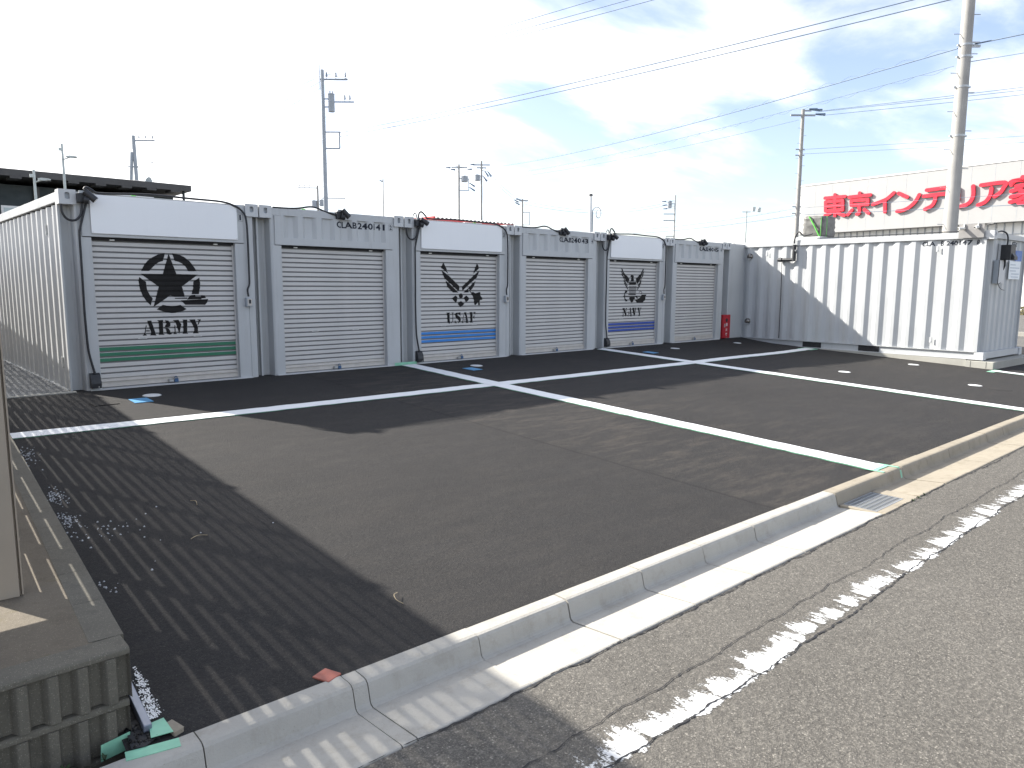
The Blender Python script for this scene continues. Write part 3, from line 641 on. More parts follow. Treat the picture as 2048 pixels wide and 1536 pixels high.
# slatted aluminium fence on the neighbour's slab
fence = thing('slatted_fence', 'brown grey aluminium slat fence with square end post on the block wall', 'fence')
F0, F1 = -6.52, 9.4
fa = -math.atan(0.06)
FT = 1.935
def fence_pt(y):
    return (fence_x(y), y, 0)
put('end_post', G().box(-0.060, 0.046, -0.06, 0.06, 0.0, FT + 0.02).box(0.0465, 0.053, -0.045, 0.06, 0.0, FT + 0.02).box(0.0535, 0.060, -0.058, 0.06, 0.004, FT + 0.02), M_FENCE, fence, (fence_x(-6.52), -6.52, 0.017), (0, 0, fa), bevel=0.003)
k = 0
y = -5.62
while y < F1:
    put('post', lambda: G().box(-0.045, 0.045, -0.04, 0.04, 0, FT), M_FENCE, fence, (fence_x(y) - 0.012, y, 0.017), (0, 0, fa), key='fpost')
    put('brace', lambda: G().box(-0.028, 0.028, -0.02, 0.02, 0.02, FT - 0.01), M_FENCE, fence, (fence_x(y + 0.80) - 0.012, y + 0.80, 0.017), (0, 0, fa), key='fbrace')
    y += 1.99
PITCH = 0.1045; GAP = 0.0252
z = 0.060
zs = []
while z < FT - 0.02:
    zs.append(z); z += PITCH
for zz in zs:
    y = -6.46
    while y < F1:
        L = 1.99 if y > -6.4 else 0.85
        put('slat', lambda: G().box(-0.006, 0.006, 0, L - 0.004, 0, PITCH - GAP), M_FENCE, fence, (fence_x(y), y, 0.017 + zz + GAP / 2), (0, 0, fa), key=('fslat', L))
        y += L

# return panel of the fence along the street, its foot clear of the slab
xx = -1.69
while xx > -7:
    for zz in zs:
        if zz > 0.22:
            put('return_slat', lambda: G().box(-1.2, 0, -0.006, 0.006, 0, PITCH - 0.002), M_FENCE, fence, (xx, -6.52, 0.017 + zz), key='retslat')
    put('post', None, M_FENCE, fence, (xx - 1.2, -6.52, 0.017), key='fpost')
    xx -= 1.2

# ------------------------------------------------------------------ shipping containers
CW, CH, CL = 2.43, 2.436, 6.058
CB = -0.155
Z0, SP, NS = 0.128, 0.0690, 25
SPROF = [(0.0, 0.014), (0.0080, 0.014), (0.0084, 0.0), (0.0535, 0.0), (0.0580, 0.006), (0.0596, 0.014), (SP, 0.014)]   # where paint lies
YSH = 0.10
def sh_y(z):
    t = (z - Z0) % SP
    for (a, ya), (b, yb) in zip(SPROF[:-1], SPROF[1:]):
        if a <= t <= b:
            return YSH + ya + (yb - ya) * (t - a) / (b - a)
    return YSH + 0.014
SH_CUTS = [Z0 + SP * i + p for i in range(NS + 1) for p, _ in SPROF[:-1]]
def corr(total, start, pitch, flat_out, slope, depth, flip=False):
    """trapezoid corrugation: list of (along, depth) from 0 to total"""
    pts = [(0, 0)]; x = start
    flat_in = pitch - flat_out - 2 * slope
    while x < total - pitch * 0.6:
        pts += [(x, 0), (x + slope, depth), (x + slope + flat_in, depth), (x + 2 * slope + flat_in, 0)]
        x += pitch
    pts.append((total, 0))
    return pts
def prof_at(pts, x):
    for (a, da), (b, db) in zip(pts[:-1], pts[1:]):
        if a <= x <= b:
            return da if b - a < 1e-9 else da + (db - da) * (x - a) / (b - a)
    return 0.0
SIDE = corr(CL - 0.27, 0.070, 0.330, 0.074, 0.088, 0.042)
HEAD = corr(1.76, 0.035, 0.300, 0.075, 0.055, 0.042)

def casting():
    n = 24; g = G()
    hw, hh = 0.091, 0.0865
    outer = []; inner = []
    for i in range(n):
        a = 2 * math.pi * i / n
        c, s = math.cos(a), math.sin(a)
        m = max(abs(c) / hw, abs(s) / hh)
        q = (math.copysign(hw, c), math.copysign(hh, s)) if i % 6 == 3 else (c / m, s / m)
        outer.append(q)
        inner.append((0.027 * c + 0.0, 0.016 * s + (0.024 if s > 1e-6 else -0.024 if s < -1e-6 else 0.0) + 0.012))
    vs = [(a, 0, b) for a, b in outer] + [(a, 0, b) for a, b in inner] + [(a, 0.035, b) for a, b in inner] + [(a, 0.178, b) for a, b in outer]
    for o in range(2):
        g.add(vs, [(o * n + i, o * n + (i + 1) % n, (o + 1) * n + (i + 1) % n, (o + 1) * n + i) for i in range(n)])
    g.add(vs, [(3 * n + i, 3 * n + (i + 1) % n, (i + 1) % n, i) for i in range(n)])
    g.add(vs, [tuple(range(3 * n, 4 * n)), tuple(range(2 * n, 3 * n))])
    return g
def casting_obj(parent, x, y, z, back=False):
    o = put('corner_casting', casting, M_CAST, parent, (x, y, z), (0, 0, math.pi if back else 0), key='casting')
    put('locking_hole', lambda: G().add([(-0.03, 0.0348, -0.03), (0.03, 0.0348, -0.03), (0.03, 0.0348, 0.055), (-0.03, 0.0348, 0.055)], [(0, 1, 2, 3)]), M_TRANS, o, key='casthole')
    return o
def shell(t, base=CB):
    """what every box has: side walls, rails, roof, back wall, posts and castings"""
    top = CH
    for side in (0, 1):
        x = 0.022 if side == 0 else CW - 0.022
        s = 1 if side == 0 else -1
        put('side_wall', lambda s=s: G().sheet([(s * d, a) for a, d in SIDE], 0, top - 0.17 - base - 0.13, 'xy'), M_PAINT, t, (x, 0.135, base + 0.14), key=('sidewall', side, base))
        put('top_rail', lambda: G().box(-0.03, 0.03, 0, CL - 0.27, -0.115, 0), M_PAINT, t, (0.032 if side == 0 else CW - 0.032, 0.135, top - 0.027), bevel=0.004, key='toprail')
        put('bottom_rail', lambda: G().prism([(-0.025, 0.0), (0.03, 0.0), (0.03, 0.012), (-0.013, 0.02), (-0.013, 0.13), (0.03, 0.142), (0.03, 0.152), (-0.025, 0.152)], 0, CL - 0.27, 'xz'), M_PAINT, t, (0.032 if side == 0 else CW - 0.032, 0.135, base), key='botrail')
    put('wall_flange', lambda: G().box(-0.012, 0.012, 0.0, 0.075, base + 0.14, top - 0.142), M_PAINT, t, (0.0125, 0.128, 0), key=('flange', base))
    put('roof', lambda: G().sheet([(a, -d * 0.6) for a, d in SIDE], 0.06, CW - 0.06, 'yz'), M_PAINT, t, (0, 0.135, top - 0.032), key='roof')
    put('back_wall', lambda: G().box(0.15, CW - 0.15, CL - 0.10, CL - 0.06, base + 0.1, top - 0.06), M_PAINT, t, key=('back', base))
    for x in (0.091, CW - 0.091):
        casting_obj(t, x, 0.0, top - 0.0875)
        casting_obj(t, x, CL, top - 0.0875, True)
        put('rear_post', lambda: G().box(-0.08, 0.08, CL - 0.14, CL - 0.03, base + 0.02, top - 0.175), M_PAINT, t, (x, 0, 0), key=('rpost', base))

def row_container(idx, label):
    odd = idx % 2 == 0                        # units with a white board over the shutter
    t = thing('shipping_container', label, 'container', (idx * 2.45, 0, 0), 0, 'storage containers in the row')
    shell(t)
    # corner posts: a hollow on the left of each front, a plain post on the right
    put('corner_post', lambda: G().prism([(0.0225, 0.24), (0.0225, 0.196), (0.118, 0.205), (0.146, 0.190), (0.156, 0.030), (0.172, 0.018), (0.182, 0.018), (0.182, 0.24)], 0.0, CH - 0.175, 'xy'), M_PAINT, t, key='postL')
    put('corner_post', lambda: G().prism([(2.262, 0.030), (2.345, 0.030), (2.362, 0.044), (2.366, 0.195), (2.425, 0.195), (2.425, 0.23), (2.262, 0.23)], 0.0, CH - 0.175, 'xy'), M_PAINT, t, bevel=0.003, key='postR')
    put('gap_strip', lambda: G().box(2.4255, 2.472, 0.199, 0.225, 0.0, CH - 0.18), M_PAINT, t, key='gapstrip')
    put('door_jamb', lambda: G().box(0.1835, 0.32, 0.018, 0.13, 0.0, 1.884), M_PAINT, t, bevel=0.003, key='jambL')
    put('door_jamb', lambda: G().box(2.09, 2.2605, 0.018, 0.13, 0.0, 1.884), M_PAINT, t, bevel=0.003, key='jambR')
    put('front_rail', lambda: G().box(0.1835, 2.2445, 0.022, 0.10, 2.309, 2.414), M_PAINT, t, bevel=0.004, key='frail')
    put('header_end', lambda: G().box(0.1835, 0.2205, 0.024, 0.10, 1.885, 2.3075), M_PAINT, t, key='hendL')
    put('header_end', lambda: G().box(2.2155, 2.2605, 0.024, 0.10, 1.885, 2.3075), M_PAINT, t, key='hendR')
    if odd:
        put('header_cover', lambda: G().box(0.222, 2.214, 0.006, 0.06, 1.893, 2.306), M_PAINT, t, bevel=0.003, key='hcover')
        b = put('sign_board', lambda: G().box(0.322, 2.120, -0.016, 0.0045, 1.932, 2.395), M_SIGN, t, bevel=0.002, key='board')
        for sx, sz in ((0.335, 1.945), (0.335, 2.38), (2.107, 1.945), (2.107, 2.38)):
            put('screw', lambda: G().cyl((0, 0, 0), (0, -0.003, 0), 0.005, n=8), M_GALV, b, (sx, -0.0163, sz), key='screw')
    else:
        put('header_cover', lambda: G().box(0.222, 0.323, 0.006, 0.06, 1.893, 2.306).box(2.081, 2.214, 0.006, 0.06, 1.893, 2.306).box(0.323, 2.081, 0.006, 0.06, 1.893, 1.996), M_PAINT, t, key='hcover2')
        put('header_panel', lambda: G().sheet([(0.322 + a, 0.012 + d) for a, d in HEAD], 1.99, 2.312, 'xy'), M_PAINT, t, key='hpanel')
    # shutter
    put('shutter_slot', lambda: G().box(0.325, 2.085, 0.075, 0.125, 1.858, 1.892), M_DARK, t, key='slot')
    sh = put('roller_shutter', lambda: G().box(0.322, 2.088, 0.137, 0.143, 0.02, 1.86), M_SLAT, t, key='shback')
    def slat():
        return G().prism([(0.0, 0.010), (0.0, 0.0525), (0.006, 0.0570), (0.020, 0.0580), (0.020, SP + 0.005), (0.025, SP + 0.005), (0.025, 0.017), (0.006, 0.017), (0.006, 0.010)], 0.326, 2.084, 'yz')
    for k in range(NS):
        put('slat', slat, M_SLAT, sh, (0, YSH, Z0 + SP * k), key='shslat')
        put('groove_shade_strip', lambda: G().box(0.326, 2.084, 0.0145, 0.0195, 0.0585, SP + 0.016), M_GROOVE_SHADE, sh, (0, YSH, Z0 + SP * k), key='shshade')  # strip on the groove floor between slats, cavity shade put into its colour
    put('guide_rail', lambda: G().box(0.3205, 0.338, 0.088, 0.098, 0.02, 1.88), M_SLAT, t, key='grL')
    put('guide_rail', lambda: G().box(2.072, 2.0895, 0.088, 0.098, 0.02, 1.88), M_SLAT, t, key='grR')
    put('bottom_bar', lambda: G().prism([(0.0, 0.022), (0.0, 0.105), (0.010, 0.108), (0.010, 0.127), (0.03, 0.127), (0.03, 0.022)], 0.340, 2.070, 'yz'), M_ALU, sh, (0, 0.086, 0), bevel=0.003, key='bbar')
    put('bar_lip', lambda: G().box(0.340, 2.070, 0.068, 0.0855, 0.092, 0.100), M_ALU, sh, key='blip')
    put('door_sill', lambda: G().box(0.19, 2.26, -0.012, 0.16, -0.05, 0.014), M_CAST, t, key='sill')
    for sx in (0.56, 1.84):
        put('stopper', lambda: G().box(-0.028, 0.028, 0.06, 0.085, -0.008, 0.008), M_RUB, sh, (sx, 0, 1.862), bevel=0.003, key='stopper')
    for sx in (0.855, 1.555):
        h = put('finger_pull', lambda: G().box(-0.055, 0.055, -0.0015, 0.01, -0.012, 0.012), M_SLAT, sh, (sx, YSH - 0.001, 0.625), bevel=0.002, key='pull')
        put('pull_recess', lambda: G().box(-0.034, 0.034, -0.0022, 0.008, -0.007, 0.007), M_GALV, h, key='pullr')
    lk = put('latch', lambda: G().box(-0.07, -0.012, 0.04, 0.086, 0.030, 0.062).cyl((-0.005, 0.066, 0.045), (0.0, 0.05, 0.075), 0.006, n=8), M_GALV, sh, (1.205, 0, 0), bevel=0.002, key='latch')
    put('padlock', lambda: G().box(0.0, 0.05, 0.045, 0.075, 0.022, 0.068).tube([(0.01, 0.06, 0.066), (0.008, 0.06, 0.088), (0.022, 0.06, 0.098), (0.036, 0.06, 0.088), (0.038, 0.06, 0.066)], 0.005, 6), M_BLUEPLATE, lk, bevel=0.004, key='padlock')
    # painted marks
    art = {0: (ARMY, M_GREEN, 'black star and tank emblem with ARMY in stencil letters'), 2: (USAF, M_BLUE, 'black wings and jet emblem with USAF in stencil letters'), 4: (NAVY, M_NAVY, 'black eagle and ship emblem with NAVY in stencil letters')}
    if idx in art:
        polys, stripe, lb = art[idx]
        me = wrap(cut2d(polys, ycuts=SH_CUTS), lambda a, b: (a, sh_y(b) - 0.0016, b), 'emblem')
        put('emblem', me, M_INK, sh)['label'] = lb
        for k in (3, 4, 5):
            z = Z0 + SP * k
            put('paint_stripe', lambda: G().sheet([(-0.0016, 0.0100), (-0.0016, 0.0520)], 0.340, 2.070, 'yz'), stripe, sh, (0, YSH, z), key=('stripe', idx))
    def hx(x):
        return 0.012 + prof_at(HEAD, x - 0.322) if 0.322 < x < 2.08 else 0.006
    num = str(idx + 1)
    tm = text2d(num, 0.1, 0.022 if num == '1' else 0.036, 0.072)
    fy = 0.0045 if odd else 0.0045
    bm = cut2d(mesh=tm)
    put('unit_number', wrap(bm, lambda a, b: (2.163 + a, fy - 0.0006, 2.203 + b), 'unit_number'), M_LETTER, t)
    fr = G()
    for (a, b, c, d) in ((2.147, 2.212, 2.188, 2.1905), (2.147, 2.212, 2.285, 2.2875), (2.147, 2.1495, 2.1905, 2.285), (2.2095, 2.212, 2.1905, 2.285)):
        fr.box(a, b, fy - 0.0012, fy, c, d)
    put('number_frame', fr, M_LETTER, t)
    if not odd:
        code = {1: 'CLAB240141', 3: 'CLAB240143', 5: 'CLAB240145'}[idx]
        for part, x0, w in ((code[:4], 1.215, 0.35), (code[4:], 1.60, 0.475)):
            tm = text2d(part, 0.1, w, 0.098)
            cuts = [0.322 + a for a, _ in HEAD]
            bm = cut2d(mesh=tm, xcuts=[c - x0 for c in cuts])
            put('lettering', wrap(bm, lambda a, b, x0=x0: (x0 + a, hx(x0 + a) - 0.0018, 2.186 + b), 'lettering'), M_LETTER, t)
    if idx == 0:
        for ch, yy in (('A', 1.02), ('2', 0.72), ('4', 0.40)):
            tm = text2d(ch, 0.1, 0.075, 0.11)
            bm = cut2d(mesh=tm, xcuts=[a - (CL - 0.27) * 0 - (0.135 * 0) - 0 for a in ()])
            def f(a, b, yy=yy):
                v = yy - a
                return (0.022 + prof_at(SIDE, v - 0.135) - 0.002, v, 2.165 + b)
            bm2 = cut2d(mesh=text2d(ch, 0.1, 0.075, 0.11), xcuts=[yy - (0.135 + a) for a, _ in SIDE])
            bm.free()
            put('lettering', wrap(bm2, f, 'lettering'), M_LETTER, t)
        for (yy, zz) in ((0.88, 2.0), (0.52, 0.33)):
            put('lashing_ring', lambda: G().box(-0.02, 0.0, -0.012, 0.012, -0.07, 0.07), M_GALV, t, (0.022, yy, zz), bevel=0.003, key='lash')
    return t

NICK = ['ARMY shutter', 'plain shutter next to the ARMY unit', 'USAF shutter', 'plain shutter between USAF and NAVY', 'NAVY shutter', 'last plain shutter by the red box']
CONT_LABELS = ['grey shipping container whose roller shutter carries a star, a tank and ARMY',
               'grey shipping container with plain shutter between the ARMY and USAF units',
               'grey shipping container whose roller shutter carries wings, a jet and USAF',
               'grey shipping container with plain shutter between the USAF and NAVY units',
               'grey shipping container whose roller shutter carries an eagle, a ship and NAVY',
               'grey shipping container with plain shutter beside the red extinguisher box']
for i in range(6):
    row_container(i, CONT_LABELS[i])
# the seventh box of the row, almost wholly behind the turned container
t = thing('shipping_container', 'grey shipping container in the row mostly hidden behind the turned container', 'container', (6 * 2.45, 0, 0), 0, 'storage containers in the row')
shell(t)
put('corner_post', None, M_PAINT, t, key='postL')
put('front_wall', G().box(0.1835, 2.25, 0.03, 0.12, 0.0, CH - 0.02), M_PAINT, t)

# turned container with its long side to the lot
T7 = thing('shipping_container', 'grey shipping container turned sideways, its corrugated long side in the sun', 'container', (15.288, -5.545, 0.0), -0.0517)
T7B = -0.14; T7T = 2.478
t = T7
S7 = corr(5.93, 0.080, 0.3375, 0.074, 0.0915, 0.042)
S7 = [(a, d) for a, d in S7]
put('side_wall', G().sheet([(0.022 + d, a) for a, d in S7], 0.012, 2.37, 'xy'), M_PAINT, t)
put('side_wall', G().sheet([(CW - 0.022 - d, a) for a, d in S7], 0.012, 2.37, 'xy'), M_PAINT, t)
for x in (0.032, CW - 0.032):
    put('top_rail', lambda: G().box(-0.032, 0.03, 0.0, 5.93, -0.125, 0), M_PAINT, t, (x, 0, T7T - 0.012), bevel=0.004, key='t7rail')
    s = -1 if x < 1 else 1
    put('bottom_rail', G().prism([(s * 0.032, -0.152), (s * 0.032, -0.14), (-s * 0.005, -0.135), (-s * 0.005, -0.008), (s * 0.032, -0.002), (s * 0.032, 0.011), (-s * 0.02, 0.011), (-s * 0.02, -0.152)], 0.0, 5.93, 'xz'), M_PAINT, t, (x, 0, 0))
put('roof', G().sheet([(a, T7T - 0.008 - d * 0.7) for a, d in S7], 0.06, CW - 0.06, 'yz'), M_PAINT, t)
put('floor_frame', G().box(0.06, CW - 0.06, -0.10, 5.90, -0.13, -0.02), M_PAINT, t)
for v0 in (1.98, 3.36):
    put('fork_pocket', lambda: G().box(-0.006, 0.35, 0.0, 0.47, -0.138, -0.008), M_DARK, t, (0.026, v0, 0), key='fork')
EW = corr(CW - 0.36, 0.05, 0.30, 0.09, 0.05, 0.03)
put('end_wall', G().sheet([(0.18 + a, -0.045 + d) for a, d in EW], -0.01, 2.36, 'xy'), M_PAINT, t)
put('end_rail', G().box(0.18, CW - 0.18, -0.085, -0.03, 2.345, 2.455), M_PAINT, t, bevel=0.004)
put('end_sill', G().box(0.18, CW - 0.18, -0.12, -0.03, -0.138, 0.0), M_PAINT, t, bevel=0.004)
put('far_wall', G().box(0.05, CW - 0.05, 5.86, 5.91, 0, 2.4), M_PAINT, t)
for x in (0.0, CW):
    s = 1 if x == 0 else -1
    put('corner_post', G().prism([(x + s * 0.012, 0.0), (x + s * 0.012, -0.004), (x + s * 0.125, 0.004), (x + s * 0.155, -0.012), (x + s * 0.172, -0.085), (x + s * 0.188, -0.085), (x + s * 0.188, 0.04), (x + s * 0.012, 0.04)], -0.02, 2.32, 'xy'), M_PAINT, t)
    put('corner_edge', G().box(min(x, x + s * 0.0115), max(x, x + s * 0.0115), -0.014, 0.04, 0.0, 2.35), M_PAINT, t)
    casting_obj(t, x + s * 0.091, -0.142, T7T - 0.0875 + 0.012)
    put('bottom_casting', lambda: G().box(-0.09, 0.09, 0, 0.178, -0.062, 0.10), M_CAST, t, (x + s * 0.091, -0.142, -0.095), bevel=0.006, key='bcast')
    put('corner_post', G().box(min(x, x + s * 0.16), max(x, x + s * 0.16), 5.85, 5.932, -0.14, T7T - 0.01), M_PAINT, t)
for part, v0, w in (('CLA', 1.236, 0.272), ('B', 0.862, 0.066), ('240', 0.738, 0.20), ('147', 0.505, 0.25), ('8', 0.184, 0.062)):
    bm = cut2d(mesh=text2d(part, 0.1, w, 0.10), xcuts=[v0 - a for a, _ in S7])
    put('lettering', wrap(bm, lambda a, b, v0=v0: (0.022 + prof_at(S7, v0 - a) - 0.0022, v0 - a, 2.212 + b), 'lettering'), M_LETTER, t)
bm = cut2d(mesh=text2d('E0', 0.1, 0.30, 0.10), xcuts=[a - 1.34 for a, _ in EW])
put('lettering', wrap(bm, lambda a, b: (1.52 + a, -0.045 + prof_at(EW, 1.34 + a) - 0.0022, 2.215 + b), 'lettering'), M_LETTER, t)
for v, z in ((4.93, 2.165), (0.905, 2.15), (0.895, 0.21)):
    put('lashing_ring', lambda: G().box(-0.022, 0.0, -0.022, 0.022, -0.06, 0.06).box(-0.030, -0.0225, -0.014, 0.014, -0.065, -0.02), M_CAST, t, (0.022, v, z), bevel=0.004, key='ring7')
def dome():
    g = G(); n = 16; rows = 5; vs = []
    for j in range(rows + 1):
        a = math.pi / 2 * j / rows
        for i in range(n):
            b = 2 * math.pi * i / n
            vs.append((-0.07 * math.sin(a) + 0.01, 0.082 * math.cos(a) * math.cos(b), 0.082 * math.cos(a) * math.sin(b)))
    return g.add(vs, [(j * n + i, j * n + (i + 1) % n, (j + 1) * n + (i + 1) % n, (j + 1) * n + i) for j in range(rows) for i in range(n)], True)
for v, z in ((5.42, 2.105), (5.405, 0.43)):
    o = put('vent_hood', dome, paint('vent_steel', (0.20, 0.185, 0.17), 0.25, 0.1, 5.0, metal=0.8), t, (0.022, v, z), key='dome')
    put('hood_mouth', lambda: G().box(-0.05, 0.006, -0.05, 0.05, -0.085, -0.045), M_GALV, o, key='hoodm')

# concrete footings under the turned container
ft = thing('concrete_footing', 'pale concrete beam under the near end of the turned container', 'footing', (15.288, -5.545, 0), -0.0517)
put('beam', G().box(-0.075, 2.55, -0.36, 0.16, -0.36, -0.175), M_BASE, ft, bevel=0.006)
put('beam_joint', G().box(-0.0775, -0.07, 0.055, 0.062, -0.30, -0.176), M_DARK, ft)
put('beam_joint', G().box(-0.0775, -0.07, -0.235, -0.228, -0.31, -0.176), M_DARK, ft)
st = tag(put('concrete_footing', G().prism([(0.162, -0.40), (0.162, -0.162), (3.35, -0.150), (3.35, -0.40)], -0.045, 0.35, 'yz'), M_BASE, None, (15.288, -5.545, 0), (0, 0, -0.0517), bevel=0.005), 'long rough concrete strip footing beneath the sunlit container side', 'footing')

# ------------------------------------------------------------------ fittings on the row
def spotlight(loc, head_dir, label):
    t = thing('spotlight', label, 'spotlight', loc, 0, 'black spotlights on the containers')
    put('base_box', lambda: G().box(-0.045, 0.045, -0.045, 0.03, -0.055, 0.055), M_BLACK, t, bevel=0.008, key='spbase')
    put('swivel', lambda: G().cyl((0.02, -0.05, -0.02), (0.075, -0.065, -0.03), 0.042, 0.045, n=14), M_BLACK, t, bevel=0.004, key='spswv')
    d = Vector(head_dir).normalized()
    c = Vector((0.085, -0.085, 0.025))
    a = c - d * 0.075; b = c + d * 0.075
    h = put('lamp_head', G().cyl(a, b, 0.037, 0.041, n=18), M_BLACK, t, bevel=0.004)
    put('lens', G().cyl(b + d * 0.0004, b + d * 0.003, 0.033, n=18), M_LENS, h)
    put('bracket', lambda: G().box(-0.02, 0.05, -0.03, -0.005, 0.055, 0.085), M_GALV, t, key='spbr')
    return t
def cable(pts, label, r=0.0135, name='cable', group='black cables on the containers', mat=None):
    o = put(name, G().tube(pts, r, 8, 4), mat or M_CABLE)
    return tag(o, label, 'cable', group)
for i in range(6):
    x = i * 2.45
    if i % 2 == 0:
        dr = (0.75, -0.25, -0.75) if i == 0 else (0.82, -0.25, -0.55)
        spotlight((x + 0.225, -0.032 + 0.0, 2.34), dr, 'black spotlight beside the white board over the ' + NICK[i])
        cable([(x + a, b, c) for a, b, c in CAB_DOWN], 'black cable running down the left jamb of the ' + NICK[i])
        cable([(x + a, b, c) for a, b, c in CAB_LOOP], 'short hanging cable loop under the left corner casting of the ' + NICK[i])
        over = [(x + a, -0.028 if c < 2.40 else 0.0, c) for a, b, c in CAB_OVER]
        if i > 0:
            over = [(x + a, b, c) for a, b, c in C3_OVER[:6]] + over[5:]
            cable([(x + a, b, c) for a, b, c in C3_LOOP2], 'thin cable loop standing above the corner casting left of the ' + NICK[i], 0.008)
        cable(over, 'black cable over the white board and down right of the ' + NICK[i])
        sw = thing('switch_box', 'grey outlet box on the right jamb of the ' + NICK[i], 'outlet box', (x + 2.243, 0.016, 1.075), 0, 'grey outlet boxes')
        put('housing', lambda: G().box(-0.045, 0.045, -0.055, 0.012, -0.062, 0.062), M_TRANS, sw, bevel=0.006, key='swh')
        put('cover_plate', lambda: G().box(-0.033, 0.033, -0.060, -0.0555, -0.050, 0.050), M_ALU, sw, bevel=0.002, key='swc')
        put('rocker', lambda: G().box(-0.014, 0.014, -0.066, -0.0605, -0.018, 0.036), M_BLACK, sw, key='swr')
        cd = thing('conduit', 'thin grey conduit below the outlet box right of the ' + NICK[i], 'conduit', (x + 2.262, 0.0185, 0), 0, 'grey conduits')
        put('pipe', lambda: G().cyl((0, 0, 0.0), (0, 0, 1.012), 0.008, n=8), M_PAINT, cd, key='cond')
        ob = thing('outlet_cover', 'black plastic outlet cover at the bottom left of the ' + NICK[i], 'outlet cover', (x + 0.245, 0.017, 0.035), 0, 'black outlet covers')
        def cov():
            pts = [(0.0, 0.0), (-0.085, 0.0), (-0.092, 0.06), (-0.080, 0.12), (-0.055, 0.165), (-0.02, 0.185), (0.0, 0.187)]
            return G().prism(pts, -0.055, 0.055, 'yz')
        put('hood', cov, M_BLACK, ob, bevel=0.005, key='covhood')
        put('cable_gland', lambda: G().cyl((0.0, -0.035, 0.18), (-0.004, -0.037, 0.215), 0.017, 0.013, n=10), M_BLACK, ob, key='covgl')
        put('lid_catch', lambda: G().box(0.02, 0.032, -0.089, -0.083, 0.012, 0.02), M_RUB, ob, key='covct')
    else:
        spotlight((x + 1.25, 0.018, 2.372), (0.62, -0.25, -0.78), 'black spotlight on the front rail above the ' + NICK[i])
        cable([(x + a, b - (0.02 if c < 2.41 else 0.0), c) for a, b, c in CAB_EVEN], 'black cable on the roof edge above the ' + NICK[i])
# roof-mounted cover boards that peep over the front rails
for i, x0, w in ((0, 0.62, 0.55), (1, 0.58, 0.5), (2, 1.55, 0.40)):
    bd = thing('roof_board', 'pale board lying on the roof above the ' + NICK[i], 'board', (i * 2.45 + x0, 0.35, CH - 0.028), 0, 'boards on the container roofs')
    put('plank', lambda: G().box(0, w, 0, 0.25, 0.0, 0.05), M_CAST, bd, bevel=0.004)
    put('strap', lambda: G().box(w * 0.5, w * 0.5 + 0.05, -0.004, 0.254, 0.0, 0.055), M_STRAP, bd)

# fire extinguisher box in the corner recess
ex = thing('extinguisher_box', 'red fire extinguisher cabinet standing between the last shutter and turned container', 'extinguisher box', (14.665, 0.02, 0.0))
put('cabinet', G().box(0.0, 0.36, 0.0, 0.10, 0.005, 0.61), M_RED, ex, bevel=0.008)
put('door_panel', G().box(0.012, 0.348, -0.008, -0.0005, 0.02, 0.598), M_RED, ex, bevel=0.003)
put('round_window', G().cyl((0.17, -0.0085, 0.47), (0.17, -0.012, 0.47), 0.048, n=20), M_GLASS, ex)
put('handle', G().box(0.055, 0.105, -0.02, -0.0085, 0.29, 0.38), M_GALV, ex, bevel=0.003)
for ch, z in (('消', 0.335), ('火', 0.205), ('器', 0.075)):
    bm = cut2d(mesh=text2d(ch, 0.1, 0.085, 0.085))
    put('lettering', wrap(bm, lambda a, b, z=z: (0.135 + a, -0.0100, z + b - 0.02), 'lettering'), M_WHITE, ex)

# ------------------------------------------------------------------ fittings on the turned container
def on7(u, v, z):
    c, s = math.cos(-0.0517), math.sin(-0.0517)
    return (15.288 + u * c - v * s, -5.545 + u * s + v * c, z)
pipe = thing('elbow_pipe', 'black elbow pipe bracketed high on the sunlit container side', 'pipe', (15.288, -5.545, 0), -0.0517)
put('vertical_leg', G().cyl((-0.045, 4.15, 1.965), (-0.045, 4.15, 2.36), 0.046, n=14), M_BLACK, pipe)
put('horizontal_leg', G().cyl((-0.045, 4.12, 1.998), (-0.045, 4.50, 1.998), 0.040, n=14), M_BLACK, pipe)
put('end_cap', G().cyl((-0.045, 4.47, 2.0), (-0.045, 4.57, 2.0), 0.054, 0.048, n=14), M_BLACK, pipe, bevel=0.006)
put('clamp', G().box(-0.08, 0.0, 4.10, 4.20, 2.20, 2.235), M_GALV, pipe)
cable([on7(-0.045, v, z) for v, z in S7_HOSE], 'thick black hose from the elbow pipe over the container roof edge', 0.018, 'hose')
cable([on7(-0.022, v, z) for v, z in S7_CABLE], 'thin black cable down the sunlit corrugated container side', 0.009)
cable([on7(0.02 if k else 0.0, v, 2.478 + 0.018) for k, v in enumerate((3.6, 3.0, 2.2, 1.4, 0.7, 0.52))], 'black cable lying along the roof edge of the turned container', 0.011)
un = thing('wrapped_unit', 'machine wrapped in grey sheet with lime green straps on the container roof', 'unit', on7(0.78, 3.98, 2.482), -0.0517)
put('base_plate', G().box(-0.58, 0.55, -0.34, 0.34, 0.0, 0.07), M_CAST, un, bevel=0.005)
def wrapped():
    bm = bmesh.new()
    bmesh.ops.create_cube(bm, size=1)
    bmesh.ops.subdivide_edges(bm, edges=bm.edges[:], cuts=7, use_grid_fill=True)
    rnd = random.Random(4)
    for v in bm.verts:
        n = v.co.normalized()
        k = 0.05 * math.sin(23 * v.co.z + 9 * v.co.x + 5 * v.co.y) + 0.03 * math.sin(31 * v.co.x - 17 * v.co.z) + rnd.uniform(-0.025, 0.025)
        v.co += n * k * 0.5
    for v in bm.verts:
        v.co = Vector((v.co.x * 0.62, v.co.y * 0.50, v.co.z * 0.50 + 0.33))
    for f in bm.faces: f.smooth = True
    me = bpy.data.meshes.new('wrapping'); bm.to_mesh(me); bm.free()
    return me
put('wrapping', wrapped, M_WRAP, un)
